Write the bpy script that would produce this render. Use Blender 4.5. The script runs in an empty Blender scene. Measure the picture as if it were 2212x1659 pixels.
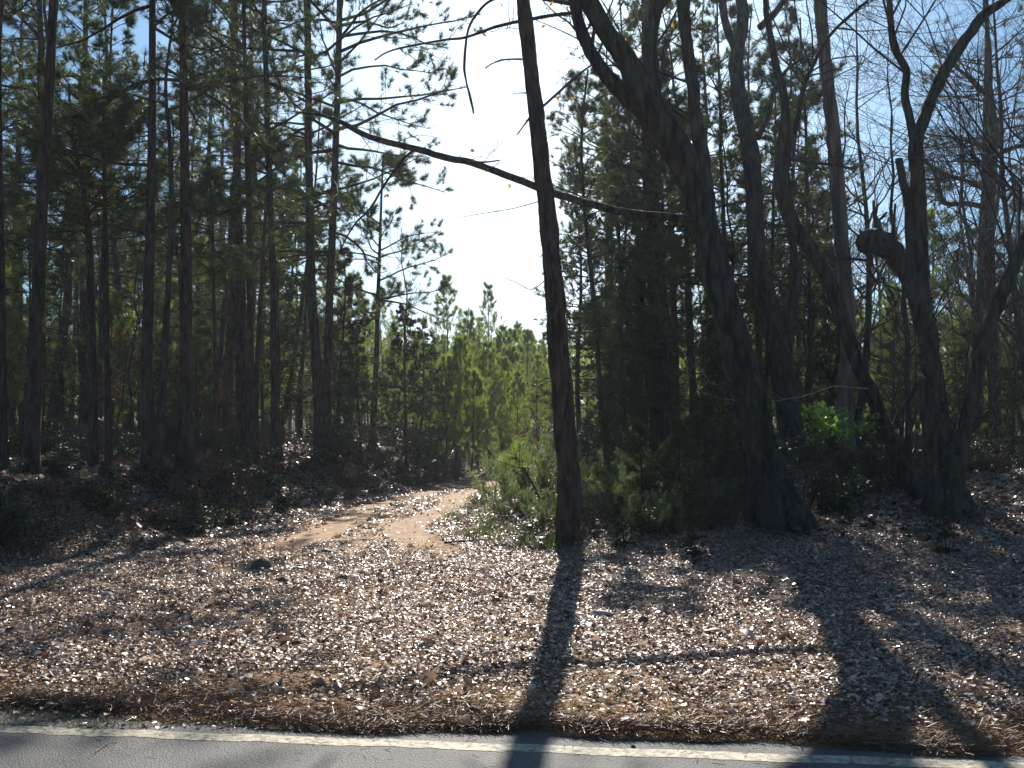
import bpy, math, random
import numpy as np
from mathutils import Vector
rng = np.random.default_rng(11)
random.seed(11)
S = bpy.context.scene
COL = S.collection

# ------------------------------------------------------------------ camera, sky, sun
F, CX, CY, HZ = 2150.0, 1106.0, 829.5, 920.0      # photo measures (2212 px wide)
CAMH = 1.6
PITCH = math.atan((HZ - CY) / F)
cam = bpy.data.cameras.new("camera"); co = bpy.data.objects.new("camera", cam); COL.objects.link(co)
co.location = (0, 0, CAMH); co.rotation_euler = (math.pi/2 + PITCH, 0, 0)
cam.sensor_width = 36; cam.lens = 36 * F / 2212; cam.clip_end = 3000
S.camera = co
SUN_EL, SUN_AZ = math.radians(33.5), math.radians(2.0)    # azimuth measured from +Y to +X
w = bpy.data.worlds.new("World"); S.world = w; w.use_nodes = True
nt = w.node_tree; nt.nodes.clear()
sky = nt.nodes.new("ShaderNodeTexSky"); sky.sky_type = 'NISHITA'; sky.sun_disc = False
sky.sun_elevation = SUN_EL; sky.sun_rotation = SUN_AZ; sky.altitude = 100
sky.air_density = 1.0; sky.dust_density = 1.0; sky.ozone_density = 2.0
bg = nt.nodes.new("ShaderNodeBackground"); bg.inputs[1].default_value = 0.05
wo = nt.nodes.new("ShaderNodeOutputWorld")
# clear blue air, whitened by bright haze towards the sun's side of the sky
tint = nt.nodes.new("ShaderNodeVectorMath"); tint.operation = 'MULTIPLY'; tint.inputs[1].default_value = (0.38, 0.80, 1.12)
nt.links.new(sky.outputs[0], tint.inputs[0])
tcw = nt.nodes.new("ShaderNodeTexCoord"); fl = nt.nodes.new("ShaderNodeVectorMath"); fl.operation = 'MULTIPLY'; fl.inputs[1].default_value = (1, 1, 0.25)
nt.links.new(tcw.outputs['Generated'], fl.inputs[0]); nn = nt.nodes.new("ShaderNodeVectorMath"); nn.operation = 'NORMALIZE'; nt.links.new(fl.outputs[0], nn.inputs[0])
dt = nt.nodes.new("ShaderNodeVectorMath"); dt.operation = 'DOT_PRODUCT'; nt.links.new(nn.outputs[0], dt.inputs[0]); dt.inputs[1].default_value = (math.sin(SUN_AZ), math.cos(SUN_AZ), 0.03)
mx0 = nt.nodes.new("ShaderNodeMath"); mx0.operation = 'MAXIMUM'; mx0.inputs[1].default_value = 0; nt.links.new(dt.outputs['Value'], mx0.inputs[0])
pw = nt.nodes.new("ShaderNodeMath"); pw.operation = 'POWER'; pw.inputs[1].default_value = 30; nt.links.new(mx0.outputs[0], pw.inputs[0])
gl = nt.nodes.new("ShaderNodeVectorMath"); gl.operation = 'SCALE'; gl.inputs[0].default_value = (12.0, 10.2, 9.0); nt.links.new(pw.outputs[0], gl.inputs['Scale'])
ad_ = nt.nodes.new("ShaderNodeVectorMath"); ad_.operation = 'ADD'; nt.links.new(tint.outputs[0], ad_.inputs[0]); nt.links.new(gl.outputs[0], ad_.inputs[1])
nt.links.new(ad_.outputs[0], bg.inputs[0]); nt.links.new(bg.outputs[0], wo.inputs[0])
sl = bpy.data.lights.new("sun", 'SUN'); sl.energy = 5.0; sl.angle = math.radians(0.53); sl.color = (1, 0.95, 0.87)
so = bpy.data.objects.new("sun", sl); COL.objects.link(so)
sd = Vector((math.sin(SUN_AZ)*math.cos(SUN_EL), math.cos(SUN_AZ)*math.cos(SUN_EL), math.sin(SUN_EL)))
so.rotation_euler = sd.to_track_quat('Z', 'Y').to_euler(); so.location = (2, 40, 30)
S.view_settings.view_transform = 'Standard'; S.view_settings.look = 'None'
S.view_settings.exposure = 0.78; S.view_settings.gamma = 1
S.cycles.max_bounces = 5; S.cycles.diffuse_bounces = 2; S.cycles.glossy_bounces = 2
S.cycles.transmission_bounces = 3; S.cycles.transparent_max_bounces = 4
HAZE = 0.00075
S.cycles.volume_bounces = 0
S.cycles.caustics_reflective = False; S.cycles.caustics_refractive = False

# ------------------------------------------------------------------ materials
def mat(name, c1, c2=None, rough=0.7, spec=0.3, scale=6.0, bump=0.0, island=False, trans=0.0, tcol=None,
        stretch=(1, 1, 1), c3=None, detail=5, sheen=0):
    m = bpy.data.materials.new(name); m.use_nodes = True
    n = m.node_tree; n.nodes.clear(); L = n.links.new
    out = n.nodes.new("ShaderNodeOutputMaterial"); b = n.nodes.new("ShaderNodeBsdfPrincipled")
    b.inputs['Roughness'].default_value = rough; b.inputs['Specular IOR Level'].default_value = spec
    tc = n.nodes.new("ShaderNodeTexCoord"); mp = n.nodes.new("ShaderNodeMapping"); mp.inputs['Scale'].default_value = stretch
    L(tc.outputs['Object'], mp.inputs[0])
    nz = n.nodes.new("ShaderNodeTexNoise"); nz.inputs['Scale'].default_value = scale; nz.inputs['Detail'].default_value = detail
    L(mp.outputs[0], nz.inputs['Vector'])
    rp = n.nodes.new("ShaderNodeValToRGB"); e = rp.color_ramp.elements
    e[0].position, e[1].position = 0.32, 0.68
    e[0].color = (*c1, 1); e[1].color = (*(c2 or c1), 1)
    if c3: q = e.new(0.52); q.color = (*c3, 1)
    if island:
        g = n.nodes.new("ShaderNodeNewGeometry"); e[0].position, e[-1].position = 0.1, 0.9
        L(g.outputs['Random Per Island'], rp.inputs[0])
    else:
        L(nz.outputs[0], rp.inputs[0])
    L(rp.outputs[0], b.inputs['Base Color'])
    if bump:
        bp = n.nodes.new("ShaderNodeBump"); bp.inputs['Strength'].default_value = bump; bp.inputs['Distance'].default_value = 0.03
        L(nz.outputs[0], bp.inputs['Height']); L(bp.outputs[0], b.inputs['Normal'])
    if trans:
        t = n.nodes.new("ShaderNodeBsdfTranslucent"); mx = n.nodes.new("ShaderNodeMixShader"); mx.inputs[0].default_value = trans
        if tcol: t.inputs[0].default_value = (*tcol, 1)
        else: L(rp.outputs[0], t.inputs[0])
        L(b.outputs[0], mx.inputs[1]); L(t.outputs[0], mx.inputs[2]); L(mx.outputs[0], out.inputs[0])
    else:
        L(b.outputs[0], out.inputs[0])
    return m

def bark_mat(name, c1, c2, scale=9.0, bump=0.9, st=(1, 1, 0.22)):
    m = bpy.data.materials.new(name); m.use_nodes = True
    n = m.node_tree; n.nodes.clear(); L = n.links.new
    out = n.nodes.new("ShaderNodeOutputMaterial"); b = n.nodes.new("ShaderNodeBsdfPrincipled")
    b.inputs['Roughness'].default_value = 0.85; b.inputs['Specular IOR Level'].default_value = 0.15
    tc = n.nodes.new("ShaderNodeTexCoord"); mp = n.nodes.new("ShaderNodeMapping"); mp.inputs['Scale'].default_value = st
    L(tc.outputs['Object'], mp.inputs[0])
    v = n.nodes.new("ShaderNodeTexVoronoi"); v.inputs['Scale'].default_value = scale * 1.6
    nz = n.nodes.new("ShaderNodeTexNoise"); nz.inputs['Scale'].default_value = scale; nz.inputs['Detail'].default_value = 8
    L(mp.outputs[0], nz.inputs['Vector'])
    ad = n.nodes.new("ShaderNodeVectorMath"); ad.operation = 'MULTIPLY_ADD'
    L(nz.outputs[1], ad.inputs[0]); ad.inputs[1].default_value = (0.25, 0.25, 0.25); L(mp.outputs[0], ad.inputs[2]); L(ad.outputs[0], v.inputs['Vector'])
    mu = n.nodes.new("ShaderNodeMath"); mu.operation = 'MULTIPLY'; L(v.outputs[0], mu.inputs[0]); L(nz.outputs[0], mu.inputs[1])
    rp = n.nodes.new("ShaderNodeValToRGB"); e = rp.color_ramp.elements; e[0].position, e[1].position = 0.05, 0.4
    e[0].color = (*c2, 1); e[1].color = (*c1, 1); L(mu.outputs[0], rp.inputs[0]); L(rp.outputs[0], b.inputs['Base Color'])
    bp = n.nodes.new("ShaderNodeBump"); bp.invert = True; bp.inputs['Strength'].default_value = bump; bp.inputs['Distance'].default_value = 0.04
    L(mu.outputs[0], bp.inputs['Height']); L(bp.outputs[0], b.inputs['Normal']); L(b.outputs[0], out.inputs[0])
    return m

M = dict(
    bark=bark_mat("pine_bark", (0.03, 0.022, 0.018), (0.12, 0.085, 0.065)),
    barkh=bark_mat("hardwood_bark", (0.028, 0.026, 0.02), (0.10, 0.092, 0.072), 7, 1.0),
    barkp=bark_mat("smooth_bark", (0.09, 0.06, 0.045), (0.27, 0.19, 0.145), 5, 0.5, (1, 1, 0.1)),
    twig=mat("twig_bark", (0.05, 0.04, 0.032), (0.09, 0.075, 0.06), scale=3, rough=0.85, spec=0.12),
    ptwig=mat("pine_twig", (0.05, 0.035, 0.024), (0.085, 0.06, 0.04), scale=3, rough=0.9, spec=0.08),
    needle=mat("pine_needles", (0.045, 0.072, 0.016), (0.13, 0.155, 0.035), rough=0.42, spec=0.45, island=True, trans=0.45),
    yneedle=mat("young_pine_needles", (0.15, 0.22, 0.03), (0.36, 0.44, 0.07), rough=0.45, spec=0.4, island=True, trans=0.55),
    cedar=mat("cedar_foliage", (0.03, 0.048, 0.016), (0.085, 0.105, 0.035), rough=0.6, spec=0.25, island=True, trans=0.32),
    ever=mat("evergreen_leaves", (0.02, 0.04, 0.014), (0.06, 0.09, 0.025), rough=0.5, spec=0.35, island=True, trans=0.25),
    holly=mat("bright_leaves", (0.12, 0.26, 0.025), (0.26, 0.42, 0.05), rough=0.3, spec=0.6, island=True, trans=0.55),  # leaf colour raised to stand in for sunlight the shrub lacks
    red=mat("rust_leaves", (0.12, 0.032, 0.015), (0.28, 0.09, 0.035), rough=0.5, island=True, trans=0.4),
    yellow=mat("yellow_leaves", (0.42, 0.20, 0.02), (0.50, 0.36, 0.05), rough=0.5, island=True, trans=0.5),
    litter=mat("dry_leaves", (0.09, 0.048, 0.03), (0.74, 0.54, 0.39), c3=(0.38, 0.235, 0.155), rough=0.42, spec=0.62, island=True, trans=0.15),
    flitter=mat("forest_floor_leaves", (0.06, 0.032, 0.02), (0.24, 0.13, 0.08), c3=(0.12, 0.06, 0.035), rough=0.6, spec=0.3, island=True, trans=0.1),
    straw=mat("pine_straw", (0.11, 0.045, 0.02), (0.30, 0.16, 0.075), rough=0.5, spec=0.4, island=True),
    grass=mat("dry_grass", (0.09, 0.10, 0.025), (0.30, 0.25, 0.10), rough=0.5, spec=0.3, island=True, trans=0.35),
    green=mat("green_blades", (0.07, 0.12, 0.02), (0.16, 0.20, 0.05), rough=0.5, spec=0.3, island=True, trans=0.4),
    rock=mat("dark_stone", (0.07, 0.05, 0.04), (0.16, 0.11, 0.085), scale=14, bump=0.6),
    prock=mat("pale_stone", (0.30, 0.26, 0.23), (0.45, 0.40, 0.36), scale=10, bump=0.4),
    wood=mat("weathered_wood", (0.03, 0.025, 0.02), (0.09, 0.075, 0.06), scale=12, bump=0.4, stretch=(1, 1, 0.15)),
    line=mat("road_paint", (0.10, 0.095, 0.085), (0.52, 0.47, 0.33), scale=30, rough=0.7, bump=0.3, detail=14, c3=(0.42, 0.375, 0.26)),
    feather=mat("feathery_foliage", (0.14, 0.20, 0.06), (0.32, 0.38, 0.15), rough=0.5, spec=0.3, island=True, trans=0.5),
    pale=mat("pale_dead_twig", (0.20, 0.17, 0.14), (0.36, 0.31, 0.26), scale=6, rough=0.6, spec=0.3),
)

for q_ in ('litter', 'flitter'):
    n = M[q_].node_tree; b = [k for k in n.nodes if k.type == 'BSDF_PRINCIPLED'][0]; g = [k for k in n.nodes if k.type == 'NEW_GEOMETRY'][0]
    a1 = n.nodes.new("ShaderNodeMath"); a1.operation = 'MULTIPLY'; a1.inputs[1].default_value = 7.31; n.links.new(g.outputs['Random Per Island'], a1.inputs[0])
    a2 = n.nodes.new("ShaderNodeMath"); a2.operation = 'FRACT'; n.links.new(a1.outputs[0], a2.inputs[0])
    a3 = n.nodes.new("ShaderNodeMapRange"); a3.inputs['To Min'].default_value = 0.2; a3.inputs['To Max'].default_value = 0.8; n.links.new(a2.outputs[0], a3.inputs[0]); n.links.new(a3.outputs[0], b.inputs['Roughness'])
def ground_mat():
    m = mat("soil", (0.055, 0.034, 0.02), (0.13, 0.08, 0.05), scale=1.6, rough=0.9, spec=0.1, bump=0.6, detail=12)
    n = m.node_tree; L = n.links.new      # bare sandy dirt in the clearing, dark humus in the woods
    rp = [q for q in n.nodes if q.type == 'VALTORGB'][0]; b = [q for q in n.nodes if q.type == 'BSDF_PRINCIPLED'][0]; nz = [q for q in n.nodes if q.type == 'TEX_NOISE'][0]
    r2 = n.nodes.new("ShaderNodeValToRGB"); r2.color_ramp.elements[0].position = 0.3; r2.color_ramp.elements[1].position = 0.7
    r2.color_ramp.elements[0].color = (0.20, 0.11, 0.06, 1); r2.color_ramp.elements[1].color = (0.44, 0.29, 0.17, 1); L(nz.outputs[0], r2.inputs[0])
    at = n.nodes.new("ShaderNodeAttribute"); at.attribute_name = 'bare'
    mm = n.nodes.new("ShaderNodeMix"); mm.data_type = 'RGBA'; L(at.outputs['Fac'], mm.inputs[0]); L(rp.outputs[0], mm.inputs[6]); L(r2.outputs[0], mm.inputs[7]); L(mm.outputs[2], b.inputs['Base Color'])
    return m
def track_mat():
    return mat("tan_dirt", (0.27, 0.155, 0.085), (0.45, 0.30, 0.18), scale=3.5, rough=0.85, spec=0.15, bump=0.35, detail=12, c3=(0.35, 0.22, 0.12))
def asphalt_mat():
    m = mat("asphalt", (0.055, 0.055, 0.053), (0.155, 0.15, 0.14), scale=95, rough=0.7, spec=0.35, bump=0.5, detail=3)
    n = m.node_tree; L = n.links.new
    rp = [q for q in n.nodes if q.type == 'VALTORGB'][0]; b = [q for q in n.nodes if q.type == 'BSDF_PRINCIPLED'][0]
    tc = [q for q in n.nodes if q.type == 'TEX_COORD'][0]
    n2 = n.nodes.new("ShaderNodeTexNoise"); n2.inputs['Scale'].default_value = 1.3; n2.inputs['Detail'].default_value = 4; L(tc.outputs['Object'], n2.inputs['Vector'])
    r2 = n.nodes.new("ShaderNodeValToRGB"); r2.color_ramp.elements[0].color = (0.62, 0.61, 0.6, 1); r2.color_ramp.elements[1].color = (1.3, 1.26, 1.2, 1); r2.color_ramp.elements[0].position = 0.35; r2.color_ramp.elements[1].position = 0.65
    L(n2.outputs[0], r2.inputs[0])
    mm = n.nodes.new("ShaderNodeMix"); mm.data_type = 'RGBA'; mm.blend_type = 'MULTIPLY'; mm.inputs[0].default_value = 1
    L(rp.outputs[0], mm.inputs[6]); L(r2.outputs[0], mm.inputs[7]); L(mm.outputs[2], b.inputs['Base Color'])
    return m

# ------------------------------------------------------------------ mesh building
class MB:
    def __init__(s): s.v = []; s.q = []; s.t = []; s.n = 0
    def add(s, v, q=None, t=None):
        v = np.asarray(v, float).reshape(-1, 3)
        if q is not None and len(q): s.q.append(np.asarray(q, int).reshape(-1, 4) + s.n)
        if t is not None and len(t): s.t.append(np.asarray(t, int).reshape(-1, 3) + s.n)
        s.v.append(v); s.n += len(v); return s
    def mesh(s, name, m, origin=(0, 0, 0), smooth=False):
        v = np.concatenate(s.v) - np.asarray(origin)
        q = np.concatenate(s.q) if s.q else np.zeros((0, 4), int); t = np.concatenate(s.t) if s.t else np.zeros((0, 3), int)
        me = bpy.data.meshes.new(name)
        me.vertices.add(len(v)); me.vertices.foreach_set("co", v.astype(np.float32).ravel())
        nl = len(q)*4 + len(t)*3; me.loops.add(nl); me.polygons.add(len(q) + len(t))
        me.loops.foreach_set("vertex_index", np.concatenate([q.ravel(), t.ravel()]).astype(np.int32))
        st = np.concatenate([np.arange(len(q))*4, len(q)*4 + np.arange(len(t))*3]).astype(np.int32)
        me.polygons.foreach_set("loop_start", st)
        if smooth: me.polygons.foreach_set("use_smooth", np.ones(len(q) + len(t), bool))
        me.update(calc_edges=True); me.validate()
        me.materials.append(m)
        return me
    def obj(s, name, m, parent=None, origin=(0, 0, 0), smooth=False, **kw):
        o = bpy.data.objects.new(name, s.mesh(name, m, origin, smooth)); COL.objects.link(o)
        if parent: o.parent = parent
        else: o.location = origin
        for k, x in kw.items(): o[k] = x
        return o

def norm(a): return a / np.maximum(np.linalg.norm(a, axis=-1, keepdims=True), 1e-9)

def tubes(mb, P, R, sides=3, knob=0.0, caps=False):
    """P (N,K,3) polylines, R (N,K) radii"""
    P = np.asarray(P, float); R = np.asarray(R, float)
    N, K = P.shape[:2]
    if N == 0: return
    T = np.empty_like(P); T[:, 1:-1] = P[:, 2:] - P[:, :-2]; T[:, 0] = P[:, 1] - P[:, 0]; T[:, -1] = P[:, -1] - P[:, -2]
    T = norm(T)
    ref = np.eye(3)[np.argmin(np.abs(T).max(1), axis=1)][:, None, :]
    A = norm(np.cross(T, np.broadcast_to(ref, T.shape))); B = np.cross(T, A)
    a = np.arange(sides) * 2*np.pi/sides
    rr = R[:, :, None, None]
    if knob:
        rr = rr * (1 + knob * rng.normal(size=(N, K, sides, 1)))
    V = P[:, :, None] + rr * (np.cos(a)[:, None]*A[:, :, None] + np.sin(a)[:, None]*B[:, :, None])
    base = (np.arange(N)*K*sides)[:, None, None] + (np.arange(K-1)*sides)[None, :, None]
    i = np.arange(sides); j = (i+1) % sides
    Q = np.stack([base+i, base+j, base+sides+j, base+sides+i], -1).reshape(-1, 4)
    v = V.reshape(-1, 3); t = None
    if caps:
        cap = P[:, -1]; v = np.concatenate([v, cap]); 
        e = (np.arange(N)*K*sides + (K-1)*sides)[:, None]
        t = np.stack([e+i, e+j, np.broadcast_to((N*K*sides + np.arange(N))[:, None], (N, sides))], -1).reshape(-1, 3)
    mb.add(v, Q, t)

def crspline(pts, sub=6):
    p = np.asarray(pts, float); n = len(p)
    if n < 3: 
        u = np.linspace(0, 1, sub+1)[:, None]; return p[0]*(1-u) + p[-1]*u
    out = []
    for k in range(n-1):
        p0 = p[max(k-1, 0)]; p1 = p[k]; p2 = p[k+1]; p3 = p[min(k+2, n-1)]
        for u in np.linspace(0, 1, sub, endpoint=False):
            out.append(0.5*((2*p1) + (-p0+p2)*u + (2*p0-5*p1+4*p2-p3)*u*u + (-p0+3*p1-3*p2+p3)*u**3))
    out.append(p[-1]); return np.array(out)

def sample(P, R, idx, u):
    """points, dirs, radii on polylines"""
    K = P.shape[1]; f = u*(K-1); i = np.minimum(f.astype(int), K-2); t = (f-i)[:, None]
    a = P[idx, i]; b = P[idx, i+1]
    return a*(1-t)+b*t, norm(b-a), R[idx, i]*(1-t[:, 0]) + R[idx, i+1]*t[:, 0]

def lens(P): return np.linalg.norm(np.diff(P, axis=1), axis=2).sum(1)

def grow(P, R, n, length, ang=(35, 75), K=5, umin=0.2, umax=1.0, curl=0.35, up=0.0, rr=0.6, rtip=0.3, rmax=None, flat=0.0, lenp=True):
    """n children per parent polyline; length absolute (lo,hi) or relative to the parent when lenp"""
    N = len(P)
    idx = np.repeat(np.arange(N), n); m = len(idx)
    u = rng.uniform(umin, umax, m)
    p, d, r = sample(P, R, idx, u)
    rv = norm(rng.normal(size=(m, 3)) * np.array([1, 1, 1-flat]))
    side = norm(np.cross(d, rv)); 
    if flat: side[:, 2] *= (1-flat); side = norm(side)
    a = np.radians(rng.uniform(ang[0], ang[1], m))[:, None]
    dd = norm(d*np.cos(a) + side*np.sin(a))
    L = rng.uniform(length[0], length[1], m)
    if lenp: L = L * lens(P)[idx] * (1.15 - 0.75*u)
    C = np.empty((m, K, 3)); C[:, 0] = p
    st = (L/(K-1))[:, None]
    for k in range(1, K):
        C[:, k] = C[:, k-1] + dd*st
        dd = norm(dd + curl*rng.normal(size=(m, 3))*0.6 + np.array([0, 0, up]))
    r0 = r*rr
    if rmax is not None: r0 = np.minimum(r0, rmax)
    RR = r0[:, None]*np.linspace(1, rtip, K)[None]
    return C, np.maximum(RR, 0.0022)

def blades(mb, P, D, nb, L, wd, spread=1.0, droop=0.0):
    """needle tufts: nb long thin triangles at each P fanning round D"""
    m = len(P)*nb
    if m == 0: return
    p = np.repeat(P, nb, 0); d = np.repeat(D, nb, 0)
    v = norm(d + spread*rng.normal(size=(m, 3))*0.75 + np.array([0, 0, -droop]))
    l = L*rng.uniform(0.7, 1.15, m)[:, None]
    s = norm(np.cross(v, rng.normal(size=(m, 3))))*wd*0.5
    V = np.stack([p - s, p + s, p + v*l], 1).reshape(-1, 3)
    mb.add(V, None, np.arange(m*3).reshape(-1, 3))

def leaves(mb, P, size, n=1, jit=0.1, up=0.0, aspect=0.55, droop=0.0):
    m = len(P)*n
    if m == 0: return
    p = np.repeat(P, n, 0) + rng.normal(size=(m, 3))*jit
    nrm = norm(rng.normal(size=(m, 3)) + np.array([0, 0, up]))
    a = norm(np.cross(nrm, rng.normal(size=(m, 3))) + np.array([0, 0, -droop])); b = norm(np.cross(nrm, a))
    s = size*rng.uniform(0.6, 1.25, m)[:, None]
    V = np.stack([p, p + a*s*0.5 + b*s*aspect*0.5, p + a*s, p + a*s*0.5 - b*s*aspect*0.5], 1)
    mb.add(V.reshape(-1, 3), np.arange(m*4).reshape(-1, 4))

def empty(name, loc, label=None, cat=None, group=None):
    o = bpy.data.objects.new(name, None); COL.objects.link(o); o.location = loc; o.empty_display_size = 0.2
    if label: o['label'] = label
    if cat: o['category'] = cat
    if group: o['group'] = group
    return o

def dup(root, loc, rz, sc, label, group, tilt=(0, 0)):
    r = root.copy(); COL.objects.link(r); r.location = loc; r.rotation_euler = (tilt[0], tilt[1], rz); r.scale = (sc, sc, sc)
    r['label'] = label
    if group: r['group'] = group
    elif 'group' in r: del r['group']
    for ch in root.children:
        c = ch.copy(); COL.objects.link(c); c.parent = r
    return r

# ------------------------------------------------------------------ terrain
def sst(a, b, x):
    t = np.clip((x-a)/(b-a), 0, 1); return t*t*(3-2*t)
BY = [0, 6, 8.5, 10.75, 13.8, 19.6, 28.7, 36, 45, 60, 90]
BX = [-13, -9.5, -7.4, -5.6, -4.3, -3.3, -1.6, 0.2, 3.5, 10, 26]
TY = [0, 9, 12, 15, 19, 25, 31, 36, 45, 60, 90]
TX = [9, 6.5, 0.6, -0.9, -0.75, -0.35, 0.7, 2.6, 6, 13, 30]
def bumps(x, y):
    return (np.sin(x*1.7+y*0.6)*np.cos(y*1.3-x*0.4)*0.5 + np.sin(x*3.9-y*2.7+1.3)*0.25 + np.sin(x*0.45+1)*np.sin(y*0.37+2)*1.2)
def H(x, y):
    x = np.asarray(x, float); y = np.asarray(y, float)
    s = np.interp(y, BY, BX) - x + 0.25*np.sin(y*1.1) + 0.12*np.sin(y*2.9+1)
    hl = 0.95*sst(0.1, 2.9, s)*sst(6.5, 10, y)
    r = x - np.interp(y, TY, TX)
    hr = 0.52*sst(10.8, 19, y)*sst(0.1, 1.9, r)
    inforest = np.clip(sst(0.3, 3, s) + sst(0.3, 2.5, r), 0, 1)*sst(7, 12, y)
    h = hl + hr + bumps(x, y)*(0.012 + 0.06*inforest) + 0.018*np.maximum(y-22, 0)*sst(22, 40, y)*0.6
    return h * sst(5.4, 6.5, y + 0.12*x) + 0.015*sst(5.15, 5.5, y + 0.12*x)
def Hs(x, y): return float(H(x, y))

def W(px, py, d):
    xc = (px-CX)/F; yc = -(py-CY)/F
    t = d/(math.cos(PITCH) - yc*math.sin(PITCH))
    return np.array([xc*t, d, CAMH + t*(math.sin(PITCH) + yc*math.cos(PITCH))]), t/F
def foot(px, py, dmax=60):
    """where the sight line through a base pixel meets the ground"""
    d = 4.5
    while d < dmax:
        p, _ = W(px, py, d)
        if p[2] <= Hs(p[0], p[1]): return d
        d += 0.05
    return dmax

# ground: one sheet to the horizon
def axis(lo, hi, near_lo, near_hi, step, growf=1.22):
    a = list(np.arange(near_lo, near_hi+1e-6, step))
    s = step
    while a[-1] < hi: s *= growf; a.append(a[-1]+s)
    s = step
    while a[0] > lo: s *= growf; a.insert(0, a[0]-s)
    return np.array(a)
def sheet(xs, ys, zf, name, m, **kw):
    X, Y = np.meshgrid(xs, ys); Z = zf(X, Y)
    mb = MB(); nx, ny = len(xs), len(ys)
    i = np.arange(ny-1)[:, None]*nx + np.arange(nx-1)[None]
    mb.add(np.stack([X, Y, Z], -1), np.stack([i, i+1, i+nx+1, i+nx], -1).reshape(-1, 4))
    return mb.obj(name, m, smooth=True, **kw)
xs = axis(-420, 420, -16, 16, 0.16); ys = axis(-300, 520, 4.6, 42, 0.12)
def gz(X, Y):
    z = H(X, np.clip(Y, 0, 400))
    yy = Y + 0.12*X
    z = np.where(yy < 5.12, -0.03, z)
    return z
gro = sheet(xs, ys, gz, 'ground', ground_mat(), kind='structure')
cv = np.empty(len(gro.data.vertices)*3, np.float32); gro.data.vertices.foreach_get('co', cv); cv = cv.reshape(-1, 3)
s_ = np.interp(cv[:, 1], BY, BX) - cv[:, 0]; r_ = cv[:, 0] - np.interp(cv[:, 1], TY, TX)
bare = (1-sst(-1.0, 0.6, s_))*(1-sst(-0.6, 1.0, r_))*(1-sst(45, 60, cv[:, 1]))
at_ = gro.data.attributes.new('bare', 'FLOAT', 'POINT'); at_.data.foreach_set('value', bare.astype(np.float32))
# asphalt road with ragged edge, running across the view
def road_edge(x): return 5.27 - 0.115*x + 0.05*np.sin(x*1.9+0.5) + 0.035*np.sin(x*4.3+2) + 0.015*np.sin(x*11) + 0.10*np.exp(-((x+2.4)/0.6)**2) - 0.02
mb = MB(); X = np.arange(-40, 40, 0.05); rows = [road_edge(X), -0.115*X+5.0, -0.115*X+2, -0.115*X-2.2]
V = np.concatenate([np.stack([X, r, np.full_like(X, 0.012 - (0.012 if k == 0 else 0))], 1) for k, r in enumerate(rows)])
n = len(X); i = np.arange(n-1); mb.add(V, np.concatenate([np.stack([i+n*(k+1), i+1+n*(k+1), i+1+n*k, i+n*k], 1) for k in range(3)]))
mb.obj('road', asphalt_mat(), kind='structure')
mb = MB(); a = 5.04 - 0.115*X + 0.006*np.sin(X*9) + rng.normal(size=n)*0.003; b = a - 0.115 + rng.normal(size=n)*0.004
V = np.concatenate([np.stack([X, b, np.full_like(X, 0.0138)], 1), np.stack([X, a, np.full_like(X, 0.0138)], 1)])
mb.add(V, np.stack([i, i+1, i+1+n, i+n], 1)); mb.obj('edge_line', M['line'], kind='structure')

# dirt track: tan strip that follows the ground
cy = [6.2, 8, 10, 12, 15, 19, 23, 27.5, 31, 36, 42, 50]; cx = [-0.6, -1.2, -1.7, -2.0, -2.2, -2.05, -1.6, -0.7, 0.3, 2.0, 5, 10]
yy = np.arange(12.0, 50, 0.15); xc_ = np.interp(yy, cy, cx); wd = np.interp(yy, [12, 13.5, 15, 18, 30, 50], [0.1, 1.1, 1.3, 1.15, 0.95, 1.0])
cols = np.linspace(-1, 1, 17); mb = MB()
GX = xc_[:, None] + cols[None]*(wd[:, None] + 0.18*np.sin(yy*1.7)[:, None]*np.abs(cols)[None]); GY = np.repeat(yy[:, None], 17, 1)
GZ = H(GX, GY) + 0.02 - 0.035*np.abs(cols)[None]**4 + 0.012*np.cos(cols*2*np.pi)[None]
ny = len(yy); i = np.arange(ny-1)[:, None]*17 + np.arange(16)[None]
mb.add(np.stack([GX, GY, GZ], -1), np.stack([i, i+1, i+18, i+17], -1).reshape(-1, 4)); mb.obj('dirt_track', track_mat(), smooth=True, kind='structure')

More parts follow.
